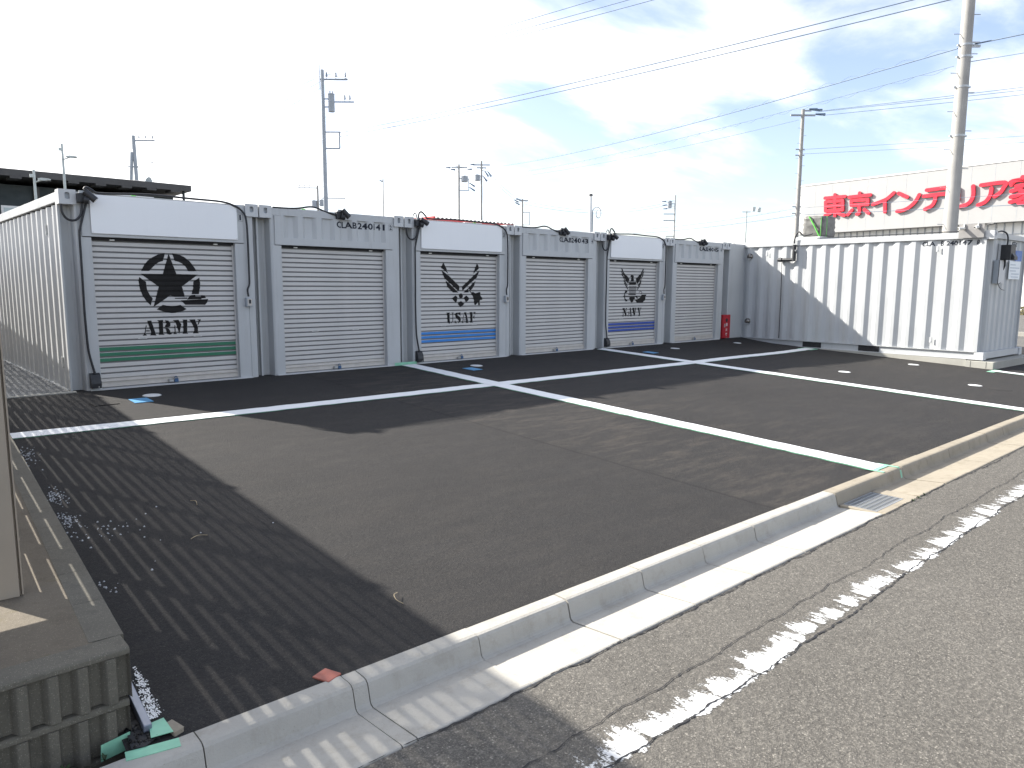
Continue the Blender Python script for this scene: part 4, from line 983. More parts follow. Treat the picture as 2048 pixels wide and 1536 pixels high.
for pts in ([(-0.34, 0.10, 0.58), (-0.355, -0.05, 0.36), (-0.345, -0.20, 0.08)], [(-0.33, -0.22, 0.56), (-0.352, -0.225, 0.33), (-0.34, -0.22, 0.07)], [(-0.20, -0.29, 0.58), (-0.20, -0.300, 0.33), (-0.20, -0.29, 0.07)]):
    put('strap', G().tube(pts, 0.018 if pts[0][1] > 0 else 0.007, 6, 3), M_STRAP, un)
pl = thing('camera_bracket', 'grey steel plate with two white camera tubes at the container roof corner', 'camera bracket', (15.288, -5.545, 0), -0.0517)
put('plate', G().box(-0.045, -0.038, 0.03, 0.50, 2.35, 2.625), paint('bracket_plate', (0.27, 0.26, 0.25), 0.5, 0.08, 6.0, metal=0.2), pl, bevel=0.003)
for v, z, L in ((0.40, 2.545, 0.17), (0.14, 2.56, 0.09)):
    c = put('camera_tube', G().cyl((-0.06, v, z), (-0.06 - L * 0.8, v + L * 0.35, z - 0.01), 0.032, n=16), M_RUB, pl, bevel=0.004)
    put('camera_eye', G().cyl((-0.0605 - L * 0.8, v + L * 0.35, z - 0.01), (-0.0635 - L * 0.8, v + L * 0.351, z - 0.01), 0.024, n=16), M_BLACK, c)
    put('hanger', G().box(-0.075, -0.0455, v - 0.008, v + 0.008, z, z + 0.09), M_RUB, pl)
put('plug', G().cyl((-0.06, -0.03, 2.60), (-0.10, -0.16, 2.615), 0.018, n=10), M_BLACK, pl)
mb = thing('meter_box', 'black electric meter box on the end of the turned container', 'meter box', on7(0.72, -0.06, 2.06), -0.0517)
put('case', G().box(-0.02, 0.28, -0.19, 0.0, -0.145, 0.165), M_BLACK, mb, bevel=0.008)
put('meter_hood', G().prism([(-0.19, -0.145), (-0.245, -0.145), (-0.24, -0.08), (-0.205, -0.03), (-0.19, 0.0)], 0.06, 0.26, 'yz'), M_BLACK, mb, bevel=0.005)
put('back_board', G().box(-0.05, 0.46, -0.006, 0.03, -0.18, 0.19), M_CAST, mb)
cable([on7(0.45, -0.07, 2.478), on7(0.62, -0.09, 2.50), on7(0.78, -0.12, 2.46), on7(0.83, -0.14, 2.36), on7(0.82, -0.14, 2.23)], 'thick black cable curving from the roof into the meter box', 0.016)
cable([on7(0.82, -0.12, 1.92), on7(0.82, -0.13, 1.80), on7(0.80, -0.10, 1.70), on7(0.74, -0.08, 1.69)], 'short thick black cable below the meter box', 0.016)
jb = thing('junction_box', 'pale grey junction box below the meter box', 'junction box', on7(0.50, -0.055, 1.66), -0.0517)
put('case', G().box(-0.07, 0.42, -0.06, 0.0, -0.24, 0.24), M_CAST, jb, bevel=0.006)
put('side_flange', G().box(-0.10, -0.0705, -0.10, 0.0, -0.24, 0.24), M_TRANS, jb)
cable([on7(0.40, -0.155, 1.90), on7(0.395, -0.16, 1.66), on7(0.40, -0.155, 1.43), on7(0.47, -0.16, 1.42), on7(0.60, -0.15, 1.44)], 'thin loose wire hanging beside the junction box', 0.006)
cable([on7(0.42, -0.155, 1.42), on7(0.50, -0.16, 1.35), on7(0.62, -0.17, 1.30), on7(0.76, -0.18, 1.285)], 'loose wire end curling below the junction box', 0.006)
no = thing('notice', 'white notice with a blue heading on the end of the turned container', 'notice', on7(1.30, -0.066, 1.88), -0.0517)
put('sheet', G().box(0.0, 0.72, -0.006, 0.0, -0.36, 0.03), M_PAPER, no)
put('heading', G().box(0.34, 0.76, -0.006, 0.0, 0.031, 0.26), M_PAPERBLUE, no)
for k, (a, b) in enumerate(((0.06, 0.40), (0.06, 0.66), (0.06, 0.44), (0.16, 0.66), (0.16, 0.62))):
    put('print_line', G().box(a, b, -0.0075, -0.0062, -0.04 - 0.065 * k - 0.022, -0.04 - 0.065 * k), M_PRINT, no)

# ------------------------------------------------------------------ small things on the lot
DISCS = [(0.702, -0.669, 'white round cover on the asphalt before the ARMY shutter'), (5.877, -0.652, 'white round cover on the asphalt before the USAF shutter'), (11.637, -0.653, 'white round cover on the asphalt right of the NAVY shutter'),
         (14.48, -0.52, 'white round cover nearest the red extinguisher box'), (11.45, -4.49, 'white round cover beside the far transverse line, in sun'), (14.42, -4.66, 'white round cover near the sunlit container footing'), (12.01, -6.446, 'white round cover near the kerb, right of the far line')]
for x, y, lb in DISCS:
    o = thing('round_cover', lb, 'cover', (x, y, lot_z(y, x)), 0, 'white round covers on the asphalt')
    put('lid', lambda: G().cyl((0, 0, -0.01), (0, 0, 0.006), 0.098, n=32), M_DISC, o, rot=(math.atan(SLOPE), 0, 0), key='disc')
    put('rim', lambda: G().cyl((0, 0, -0.01), (0, 0, 0.003), 0.108, n=32), M_GALV, o, rot=(math.atan(SLOPE), 0, 0), key='discrim')
for x, y, lb in ((0.50, -0.94, 'blue square sheet on the asphalt before the ARMY shutter'), (5.56, -0.93, 'blue square sheet on the asphalt before the USAF shutter'), (10.33, -0.96, 'blue square sheet on the asphalt before the NAVY shutter')):
    o = tag(put('blue_sheet', lambda: G().box(-0.10, 0.10, -0.135, 0.135, 0.0, 0.005), M_SHEET, None, (x, y, lot_z(y) + 0.003), (math.atan(SLOPE), 0, random.uniform(-0.06, 0.06)), key='bsheet'), lb, 'sheet', 'blue sheets on the asphalt')
mh = tag(put('manhole_cover', G().cyl((0, 0, -0.02), (0, 0, 0.005), 0.16, n=32), M_LOT, None, (11.89, -6.84, lot_z(-6.84, 11.89)), (math.atan(SLOPE), 0, 0)), 'round dark manhole cover near the kerb at the far right', 'manhole cover')
tag(put('valve_lid', G().box(-0.13, 0.13, -0.09, 0.09, 0, 0.004), M_LOT, None, (0.12, -0.93, lot_z(-0.93) + 0.004), (math.atan(SLOPE), 0, 0.05)), 'flush square metal lid in the asphalt left of the blue sheet', 'lid')

def tape(pts, label, zoff=0.0):
    g = G()
    g.add([(x, y, z + zoff) for x, y, z in pts] + [(x, y, z + zoff + 0.0025) for x, y, z in pts], [(0, 1, 2, 3), (7, 6, 5, 4), (0, 4, 5, 1), (1, 5, 6, 2), (2, 6, 7, 3), (3, 7, 4, 0)])
    return tag(put('masking_tape', g, M_TAPE), label, 'tape', 'green masking tape')
zt = 0.0
tag(put('masking_tape', G().box(4.66, 5.10, -0.0155, -0.0125, 0.0, 0.05), M_TAPE), 'green tape at the post foot where the near transverse line starts', 'tape', 'green masking tape')
tape([(14.95, -2.20, lot_z(-2.20, 15) + 0.001), (15.40, -2.18, lot_z(-2.18, 15.4) + 0.001), (15.40, -1.84, lot_z(-1.84, 15.4) + 0.001), (14.95, -1.86, lot_z(-1.86, 15) + 0.001)], 'green tape around the line end at the turned container')
tape([(14.70, -6.04, lot_z(-6.04, 14.8) + 0.002), (15.20, -6.06, lot_z(-6.06, 15.2) + 0.002), (15.20, -5.93, lot_z(-5.93, 15.2) + 0.002), (14.70, -5.91, lot_z(-5.91, 14.8) + 0.002)], 'green tape at the footing corner of the turned container')
ky = kerb_y(4.9)
tp = thing('masking_tape', 'green tape folded over the kerb at the end of the near transverse line', 'tape', (0, 0, 0), 0, 'green masking tape')
put('strip', G().box(4.74, 4.775, ky - 0.085, ky + 0.09, -0.3165, -0.3145), M_TAPE, tp)
put('strip', G().box(5.03, 5.065, ky - 0.10, ky + 0.09, -0.3165, -0.3145), M_TAPE, tp)
put('strip', G().add([(5.03, ky - 0.100, -0.3150), (5.065, ky - 0.100, -0.3150), (5.065, ky - 0.1235, -0.345), (5.03, ky - 0.1235, -0.345), (5.065, ky - 0.139, -0.408), (5.03, ky - 0.139, -0.408)], [(0, 1, 2, 3), (3, 2, 4, 5)]), M_TAPE, tp)
put('strip', G().box(4.775, 5.03, ky - 0.02, ky + 0.012, -0.3160, -0.3140), M_TAPE, tp)

# corner by the block wall: tarred hole, steel bar, tape, offcut, paint smear
tag(put('tarred_hole', lambda: G().add([(x, y, -0.309) for x, y in ((-1.385, -7.30), (-1.395, -7.40), (-1.405, -7.47), (-1.36, -7.485), (-1.33, -7.465), (-1.305, -7.455), (-1.295, -7.39), (-1.30, -7.33), (-1.34, -7.29))], [tuple(range(9))]), M_DARK), 'glossy black tarred hole at the corner of the block wall', 'hole')
tag(put('steel_bar', G().box(-0.0145, 0.0145, 0.0, 0.70, -0.04, 0.0), M_STEELBAR, None, (-1.328, -7.400, -0.283), (0.043, 0, -0.07), bevel=0.003), 'blue grey steel bar lying along the foot of the block wall', 'steel bar')
random.seed(17)
tl = G()
for _ in range(90):
    x = random.uniform(-1.392, -1.305); y = random.uniform(-7.465, -7.32); r_ = random.uniform(0.004, 0.011)
    q = [(x + r_ * math.cos(k * 1.047) * random.uniform(0.7, 1.2), y + r_ * math.sin(k * 1.047) * random.uniform(0.7, 1.2), -0.310) for k in range(6)]
    tl.add(q + [(x, y, -0.309 + r_ * 0.8)], [(k, (k + 1) % 6, 6) for k in range(6)], True)
o = put('tar_lumps', tl, M_TAR, bpy.data.objects['tarred_hole']); o['kind'] = 'stuff'
tape([(-1.435, -7.520, -0.3165), (-1.265, -7.560, -0.3165), (-1.255, -7.505, -0.3165), (-1.425, -7.465, -0.3165)], 'green tape lying on the kerb below the tarred hole', 0.001)
tape([(-1.335, -7.455, -0.3085), (-1.262, -7.470, -0.3085), (-1.262, -7.36, -0.306), (-1.315, -7.365, -0.306)], 'green tape patch right of the tarred hole', 0.004)
tag(put('masking_tape', G().prism([(-1.482, -0.372), (-1.385, -0.362), (-1.382, -0.298), (-1.478, -0.310)], -7.374, -7.371, 'xz'), M_TAPE), 'green tape stuck to the foot of the fluted block wall', 'tape', 'green masking tape')
tag(put('concrete_offcut', G().prism([(0, 0), (0.042, 0.008), (0.036, 0.09), (0.004, 0.085)], 0, 0.018, 'xy'), M_KERBOLD, None, (-1.262, -7.480, -0.322), (0, 0, 0.15), bevel=0.006), 'small pale concrete offcut beside the tape at the kerb', 'concrete piece')
tag(put('red_tile', G().box(-0.040, 0.040, -0.045, 0.045, 0.0, 0.009), M_TILE, None, (-0.642, -7.474, -0.322), (0, 0, 0.35), bevel=0.003), 'square red tile set against the kerb at the asphalt edge', 'tile')
random.seed(11)
def blobs(cx, cy, sx, sy, n, s0, s1, lift=0.0):
    g = G()
    for _ in range(n):
        x = random.gauss(cx, sx); y = random.gauss(cy, sy); s = random.uniform(s0, s1)
        z = lot_z(y) + lift
        a = random.uniform(0, 6.28)
        vs = []
        for k in range(5):
            t = a + 2 * math.pi * k / 5
            vs.append((x + s * math.cos(t) * random.uniform(0.7, 1.2), y + s * math.sin(t) * random.uniform(0.7, 1.2), z - 0.001))
        vs += [(x + s * 0.5 * math.cos(a + 2 * math.pi * k / 5), y + s * 0.5 * math.sin(a + 2 * math.pi * k / 5), z + s * random.uniform(0.5, 0.9)) for k in range(5)]
        g.add(vs, [(k, (k + 1) % 5, 5 + (k + 1) % 5, 5 + k) for k in range(5)] + [(5, 6, 7, 8, 9)])
    return g
gp = G()
for (cx, cy, sx, sy, n) in ((-1.0, -4.25, 0.03, 0.10, 90), (-1.05, -4.78, 0.035, 0.10, 80), (-0.92, -5.12, 0.10, 0.10, 40), (-0.95, -2.89, 0.04, 0.18, 70), (-1.10, -5.98, 0.03, 0.05, 14), (-0.7, -5.2, 0.25, 0.5, 14)):
    b = blobs(cx, cy, sx, sy, n, 0.0025, 0.0085)
    gp.add(b.v, b.f)
tag(put('scattered_pebbles', gp, M_STONE), 'pale pebbles scattered on the asphalt along the block wall', 'pebbles', kind='stuff')
random.seed(12)
sm = G()
for _ in range(420):
    t = random.random() ** 0.6; y = -6.88 - 0.44 * t; x = -1.232 - 0.05 * t + random.gauss(0, 0.004 + 0.013 * t)
    s = random.uniform(0.0012, 0.0042)
    a = random.uniform(0, 6.28)
    sm.add([(x + s * math.cos(a + q) * random.uniform(0.6, 1.3), y + 1.8 * s * math.sin(a + q), lot_z(y) + 0.0045) for q in (0, 1.26, 2.51, 3.77, 5.03)], [(0, 1, 2, 3, 4)])
tag(put('paint_smear', sm, M_DISC), 'white dusty smear on the asphalt beside the steel bar', 'smear', kind='stuff')
for k, (x, y, pts) in enumerate(((-0.02, -7.13, [(0, 0, 0.006), (-0.02, 0.03, 0.02), (-0.01, 0.07, 0.03), (0.03, 0.10, 0.02)]), (-0.30, -5.0, [(0, 0, 0.006), (0.01, 0.05, 0.02), (-0.01, 0.10, 0.012)]), (-0.55, -5.60, [(0, 0, 0.005), (0.05, 0.02, 0.01), (0.10, 0.0, 0.006)]))):
    tag(put('dry_stalk', G().tube([(x + a, y + b, lot_z(y + b) + c) for a, b, c in pts], 0.0022, 5, 4), M_TWIG), ['bent dry grass stalk on the shaded asphalt near the kerb', 'dry grass stalk upright in the striped fence shadow', 'dry grass stalk lying in the striped fence shadow'][k], 'grass stalk')
random.seed(13)
def weed(cx, cy, cz, n, h, label):
    w = thing('weed', label, 'weed', (cx, cy, cz))
    for _ in range(n):
        a = random.uniform(0, 6.28); L = h * random.uniform(0.6, 1.2); ww = L * 0.16
        d = Vector((math.cos(a), math.sin(a), 0)); s = Vector((-math.sin(a), math.cos(a), 0)) * ww
        p1 = d * L * 0.35 + Vector((0, 0, L * 0.6)); p2 = d * L * 0.8 + Vector((0, 0, L * 0.75))
        put('leaf', G().add([(0, 0, 0), p1 - s, p1 + s, p2], [(0, 1, 3, 2)]), M_STEM, w)
weed(-1.475, -7.40, -0.36, 7, 0.03, 'small green weed at the foot of the fluted wall beside tape')
weed(-1.60, -7.40, -0.37, 8, 0.045, 'small green weed in the groove of the fluted wall')
for k, x in enumerate((4.30, 4.42, 4.55)):
    weed(x, kerb_y(x) - 0.50, -0.405, 12, 0.025, ['tiny green tuft between road and drain grate, nearest one', 'tiny green tuft between road and drain grate, middle one', 'tiny green tuft between road and gutter beyond the grate'][k])

# ------------------------------------------------------------------ background buildings
bl = thing('dark_building', 'long dark building with overhanging grey roof behind the ARMY container', 'building')
put('wall', G().box(-26, 11.3, 30.4, 44, -0.6, 5.75), M_DKWALL, bl)
rf = put('roof', G().prism([(29.0, 5.98), (29.0, 6.27), (37, 7.3), (45, 6.2), (45, 5.9)], -27, 11.75, 'yz'), M_ROOFDK, bl)
for i in range(34):
    put('roof_rib', lambda: G().box(-0.22, 0.22, 28.96, 29.9, -0.10, 0.0), M_REDROOF if False else M_ROOFDK, rf, (-26 + i * 1.12, 0, 5.98), key='rrib')
for i in range(9):
    f = put('window', lambda: G().box(-1.2, 1.2, 30.33, 30.42, -0.75, 0.75), M_STOREW, bl, (-16 + i * 3.0, 0, 4.05), key='bwin')
    put('pane', lambda: G().box(-1.1, -0.05, 30.30, 30.335, -0.65, 0.65).box(0.05, 1.1, 30.30, 30.335, -0.65, 0.65), paint('pale_pane', (0.45, 0.52, 0.52), 0.2, 0.05), f, key='bpane')
for x in (-15, -10, -5, 0.5, 5.2, 9.3):
    put('wall_rib', lambda: G().box(-0.12, 0.12, 30.2, 30.39, -0.6, 5.7), M_ROOFDK, bl, (x, 0, 0), key='brib')
put('canopy_post', G().box(11.42, 11.52, 29.3, 29.4, -0.6, 5.98), M_DKWALL, bl)
an = thing('roof_antenna', 'thin television antenna on the roof of the dark building', 'antenna', (10.55, 31.0, 6.45))
put('mast', G().cyl((0, 0, 0), (0, 0, 1.15), 0.018, n=6), M_POLEFIT, an)
put('boom', G().cyl((-0.55, 0.45, 1.10), (0.6, -0.5, 1.02), 0.012, n=6), M_POLEFIT, an)
for k in range(7):
    p = Vector((-0.5 + k * 0.17, 0.41 - k * 0.14, 1.098 - k * 0.012))
    put('element', G().cyl(p + Vector((-0.14, -0.17, 0)), p + Vector((0.14, 0.17, 0)), 0.007, n=5), M_POLEFIT, an)
ds = thing('satellite_dish', 'small satellite dish on the roof edge of the dark building', 'dish', (10.2, 30.7, 6.35))
def dishm():
    g = G(); vs = []; n = 14
    for j in range(4):
        r = 0.26 * j / 3
        for i in range(n):
            a = 2 * math.pi * i / n
            vs.append((r * math.cos(a), -0.05 + 0.35 * r * r, 0.12 + r * math.sin(a)))
    return g.add(vs, [(j * n + i, j * n + (i + 1) % n, (j + 1) * n + (i + 1) % n, (j + 1) * n + i) for j in range(3) for i in range(n)], True)
put('reflector', dishm, M_LAMP, ds, rot=(0.2, 0, 0.6))
put('arm', G().cyl((0, 0, 0.0), (0, -0.3, 0.1), 0.012, n=6).cyl((0, 0, -0.2), (0, 0, 0.12), 0.015, n=6), M_POLEFIT, ds)
def street_lamp(x, y, zt, zh, label):
    l = thing('street_lamp', label, 'street lamp', (x, y, -0.6), 0, 'street lamps behind the row')
    put('pole', G().cyl((0, 0, 0), (0, 0, zt + 0.6), 0.065, 0.038, n=10), M_LAMP, l)
    put('lamp_arm', G().tube([(0, 0, zh + 0.45), (0.10, -0.10, zh + 0.5), (0.30, -0.28, zh + 0.56)], 0.022, 6, 3), M_LAMP, l)
    put('lamp_head', G().prism([(-0.02, -0.02), (0.20, -0.05), (0.34, -0.02), (0.34, 0.015), (0.12, 0.045), (-0.02, 0.03)], -0.06, 0.06, 'xz'), M_LAMP, l, (0.12, -0.12, zh + 0.55), (0, 0, -0.8))
    put('sensor', G().box(-0.12, -0.02, -0.03, 0.03, zt + 0.35, zt + 0.45), M_LAMP, l)
street_lamp(4.22, 19.9, 6.15, 5.75, 'tall pale street lamp rising behind the corner of the ARMY container')
street_lamp(3.05, 18.4, 4.98, 4.72, 'shorter pale street lamp in front of the dark building')

# red-edged low roof behind the USAF container
rb = thing('red_roof_shed', 'low shed with red fascia and corrugated roof behind the USAF container', 'shed')
rr = put('roof', G().sheet([(12.26 + i * 0.085, 3.44 + (0.05 if i % 2 else 0.0) - 0.0 * i) for i in range(41)], 9.0, 13.5, 'xz'), M_ROOFGREY, rb)
put('fascia', G().box(12.2, 15.65, 9.02, 9.06, 3.28, 3.435).box(11.3, 12.3, 9.3, 9.4, 3.25, 3.42), M_REDROOF, rb)
put('gable_trim', G().prism([(9.0, 3.38), (9.0, 3.50), (13.5, 3.50), (13.5, 3.38)], 12.16, 12.24, 'yz'), M_REDROOF, rb)
put('wall', G().box(12.3, 15.5, 9.2, 13.2, -0.3, 3.4), M_ROOFGREY, rb)

# furniture store with the red sign
AX, AY = 68.787, 24.339
DXv, DYv = -0.145, -0.989
store = thing('store', 'large pale grey furniture store with red Japanese sign letters', 'store', (AX, AY, 0), math.atan2(DYv, DXv))
# local x runs along the facade, local -y faces the lot
def facade(x0, x1, y0, r, z0, z1, depth):
    pts = [(x0, y0 + depth)]
    for i in range(9):
        a = math.pi / 2 * i / 8
        pts.append((x0 + r - r * math.cos(a), y0 + r - r * math.sin(a)))
    pts += [(x1, y0), (x1, y0 + depth)]
    return G().prism(pts[::-1], z0, z1, 'xy')
put('sign_band', facade(-1.4, 60, 0.0, 1.6, 6.50, 11.12, 40), M_STORE, store)
put('lower_wall', facade(1.6, 60, 0.9, 0.3, -0.6, 6.48, 38), M_STOREW, store)
put('coping', facade(-1.45, 60, -0.05, 1.6, 11.122, 11.24, 40), M_STOREW, store)
for i in range(34):
    put('panel_joint', lambda: G().box(-0.012, 0.012, -0.006, 0.01, 6.52, 11.10), M_TRANS, store, (1.0 + i * 1.75, 0, 0), key='pjoint')
for i in range(44):
    put('mullion', lambda: G().box(-0.035, 0.035, 0.83, 0.905, 4.2, 6.47), M_TRANS, store, (1.9 + i * 0.62, 0, 0), key='mull')
for k in range(2):
    put('transom', G().box(1.7, 29, 0.84, 0.904, 5.55 - k * 0.9, 5.60 - k * 0.9), M_TRANS, store)
def capsule_path(pts, w, d0, d1):
    """a rounded thick stroke: outline around a polyline, extruded towards the viewer"""
    g = G()
    P = [Vector((a, b)) for a, b in pts]
    if len(P) > 2:
        Q = []
        for i in range(len(P) - 1):
            a = P[max(i - 1, 0)]; b = P[i]; c = P[i + 1]; d = P[min(i + 2, len(P) - 1)]
            sharp = False
            for k in range(4):
                t = k / 4
                Q.append(0.5 * ((2 * b) + (c - a) * t + (2 * a - 5 * b + 4 * c - d) * t * t + (3 * b - a - 3 * c + d) * t ** 3))
        Q.append(P[-1]); P = Q
    left = []; right = []
    for i, p in enumerate(P):
        d = (P[min(i + 1, len(P) - 1)] - P[max(i - 1, 0)]).normalized()
        n = Vector((-d.y, d.x))
        left.append(p + n * w); right.append(p - n * w)
    d0v = (P[0] - P[1]).normalized(); d1v = (P[-1] - P[-2]).normalized()
    def cap(c, d):
        n = Vector((-d.y, d.x))
        return [c + n * w * math.cos(a) + d * w * math.sin(a) for a in [math.pi * (k + 1) / 7 for k in range(6)]]
    out = left + cap(P[-1], d1v) + right[::-1] + cap(P[0], d0v)
    return g.prism([(q.x, q.y) for q in out], d0, d1, 'xz')
sizes = [9, 9, 2, 2, 3, 2, 2, 9]
chars = ['sign_letter'] * 8
k0 = 0
for ci, n in enumerate(sizes):
    g = G()
    for s in SIGN[k0:k0 + n]:
        thick = 0.15
        c = capsule_path(s, thick, -0.20 - 0.002 * (len(g.v) % 7), -0.08)
        g.add(c.v, c.f)
    k0 += n
    put('sign_letter', g, M_SIGNRED, store)['label'] = 'red sign letter ' + '東京インテリア家'[ci]
# shrubs and a low wall far beyond the side road, in the right-hand gap
random.seed(31)
for k, (x, y, s) in enumerate(((82, 8.4, 1.6), (88, 10.3, 1.9), (80, 5.5, 1.3))):
    sh_ = thing('shrub', ['dry shrub beyond the side road, nearest the store wall', 'taller dry shrub beyond the side road', 'low dry shrub at the edge of the side road'][k], 'shrub', (x - 24, y - 2, -0.5))
    g = G()
    for _ in range(420):
        d = Vector((random.gauss(0, 1), random.gauss(0, 1), random.gauss(0, 1))).normalized() * s * random.uniform(0.3, 1.0)
        c = Vector((d.x, d.y, abs(d.z) * 0.75)); a = random.uniform(0, 6.28); q = random.uniform(0.06, 0.16)
        u = Vector((math.cos(a), math.sin(a), random.uniform(-1, 1))).normalized() * q; w = u.orthogonal().normalized() * q * 0.6
        g.add([c - u, c + w, c + u, c - w], [(0, 1, 2, 3)])
    put('foliage', g, M_SHRUB, sh_)
    put('stem', G().cyl((0, 0, -0.2), (0, 0, s * 0.6), 0.06, 0.03, n=6), M_TWIG, sh_)
tag(put('side_kerb', G().box(30, 30.2, -7, 40, -0.43, -0.28), M_KERB), 'pale kerb of the side road beyond the turned container', 'kerb')

# ------------------------------------------------------------------ utility poles and wires
def pole(name, label, x, y, h, r0, r1, mat=None, base=-0.6, rod=0.0, steps=True):
    p = thing(name, label, 'utility pole', (x, y, base), 0, 'utility poles')
    put('shaft', G().cyl((0, 0, 0), (0, 0, h - base), r0, r1, n=20), mat or M_POLE, p)
    if rod:
        put('ground_wire_rod', G().cyl((-r1, 0, h - base - 1.2), (-r1, 0, h - base + rod), 0.025, 0.015, n=6), M_POLEFIT, p)
    if steps:
        z = 2.6; k = 0
        while z < h - base - 0.5:
            s = 1 if k % 2 else -1
            rr = r0 + (r1 - r0) * z / (h - base)
            put('step_bolt', lambda: G().cyl((0, 0, 0), (1, 0, 0), 1, n=5), M_POLEFIT, p, (0, 0, 0), key='stepunit')
            o = p.children[-1] if p.children else None
            z += 0.45; k += 1
    return p
def place_steps(p, h, r0, r1, ax, z0=2.6):
    ax = Vector(ax).normalized(); q = ax.to_track_quat('X', 'Z'); z = z0; k = 0
    while z < h - 0.4:
        rr = r0 + (r1 - r0) * z / h
        s = 1 if k % 2 else -1
        o = put('step_bolt', lambda: G().cyl((0, 0, 0), (0.17, 0, 0), 0.009, n=6), M_POLEFIT, p, (ax.x * s * rr, ax.y * s * rr, z), key='stepb')
        o.rotation_euler = (0, 0, math.atan2(ax.y * s, ax.x * s))
        z += 0.45; k += 1
RV = Vector((0.735, -0.678, 0))               # direction that reads as 'right' in the picture
def arm(p, z, a, b, r=0.04, ins=(), name='crossarm'):
    o = put(name, G().box(a, b, -r, r, -r, r), M_POLEFIT, p, (0, 0, z), (0, 0, math.atan2(RV.y, RV.x)))
    for x in ins:
        i = put('insulator', lambda: G().cyl((0, 0, 0), (0, 0, 0.14), 0.018, n=6).cyl((0, 0, 0.12), (0, 0, 0.24), 0.075, 0.05, n=10).cyl((0, 0, 0.24), (0, 0, 0.36), 0.055, 0.04, n=10), M_POLEFIT, o, (x, 0, r), key='insul')
    return o
def tank(p, x, z, r, h, name='transformer'):
    o = put(name, G().cyl((0, 0, 0), (0, 0, h), r, n=18).cyl((0, 0, h), (0, 0, h + 0.05), r * 1.06, n=18), M_TRANS, p, (RV.x * x, RV.y * x, z))
    put('bushing', lambda: G().cyl((0.08, 0, h), (0.08, 0, h + 0.22), 0.035, n=8).cyl((-0.08, 0, h), (-0.08, 0, h + 0.22), 0.035, n=8), M_POLEFIT, o)
    put('hanger', G().box(-abs(x), 0, -0.03, 0.03, h * 0.25, h * 0.32).box(-abs(x), 0, -0.03, 0.03, h * 0.72, h * 0.79), M_POLEFIT, o, rot=(0, 0, math.atan2(RV.y, RV.x) + (math.pi if x < 0 else 0)))
    return o
B = 0.6
p1 = thing('utility_pole', 'thick concrete utility pole right behind the turned container', 'utility pole', (18.6, -3.86, -0.6), 0, 'utility poles')
put('shaft', G().cyl((0, 0, 0), (0, 0, 11.6), 0.185, 0.115, n=28), M_POLE, p1)
place_steps(p1, 11.4, 0.185, 0.115, RV)
for z in (5.6, 6.75, 7.45, 7.72):
    rr = 0.185 - 0.07 * z / 11.6
    o = put('band', G().cyl((0, 0, z), (0, 0, z + 0.05), rr + 0.008, n=24), M_GALV, p1)
    put('band_bolt', G().box(rr, rr + 0.06, -0.02, 0.02, z + 0.005, z + 0.045), M_GALV, o, rot=(0, 0, math.atan2(RV.y, RV.x)))
    put('band_bolt', G().box(-rr - 0.06, -rr, -0.02, 0.02, z + 0.005, z + 0.045), M_GALV, o, rot=(0, 0, math.atan2(RV.y, RV.x)))
put('wire_bracket', G().box(0.1, 0.36, -0.02, 0.02, 7.70, 7.76).box(0.1, 0.34, -0.015, 0.015, 7.80, 7.83), M_GALV, p1, rot=(0, 0, math.atan2(RV.y, RV.x)))
p2 = thing('utility_pole', 'slim concrete pole with one crossarm in front of the store', 'utility pole', (42.5, 12.05, -0.6), 0, 'utility poles')
put('shaft', G().cyl((0, 0, 0), (0, 0, 12.7), 0.17, 0.10, n=18), M_POLE, p2)
arm(p2, 12.35, -0.75, 0.75, 0.05)
arm(p2, 12.62, -0.1, 0.5, 0.04)
for a, b, z in ((0.55, 1.15, 12.68), (0.35, 0.85, 12.72), (0.75, 1.35, 12.42)):
    put('strain_insulator', G().cyl((RV.x * a, RV.y * a, z), (RV.x * b, RV.y * b, z - 0.02), 0.05, 0.09, n=8), M_WIRE, p2)
for z in (6.45, 6.85, 9.95, 10.3):
    put('band', G().box(-0.35, 0.22, -0.03, 0.03, z, z + 0.06), M_POLEFIT, p2, rot=(0, 0, math.atan2(RV.y, RV.x)))
place_steps(p2, 12.2, 0.17, 0.10, RV, 3.5)
p3 = thing('utility_pole', 'tall pole with grey transformer drum and long lightning rod', 'utility pole', (20.35, 30.94, -0.6), 0, 'utility poles')
put('shaft', G().cyl((0, 0, 0), (0, 0, 14.55), 0.17, 0.10, n=18), M_TRANS, p3)
put('lightning_rod', G().cyl((-0.12, 0.1, 13.4), (-0.12, 0.1, 15.55), 0.028, 0.018, n=6), M_POLEFIT, p3)
arm(p3, 14.0, -0.15, 1.5, 0.045, (0.25, 0.80, 1.36))
tank(p3, 0.50, 12.15, 0.19, 0.98)
arm(p3, 12.72, 0.6, 1.85, 0.035, (1.3, 1.6))
br = put('wire_frame', G().box(0.05, 1.0, -0.035, 0.035, 10.95, 11.02).box(0.05, 0.95, -0.035, 0.035, 10.0, 10.07).box(0.90, 0.97, -0.03, 0.03, 10.07, 10.95), M_POLEFIT, p3, rot=(0, 0, math.atan2(RV.y, RV.x)))
arm(p3, 7.12, -0.2, 1.2, 0.03)
place_steps(p3, 14.0, 0.17, 0.10, RV, 6.0)
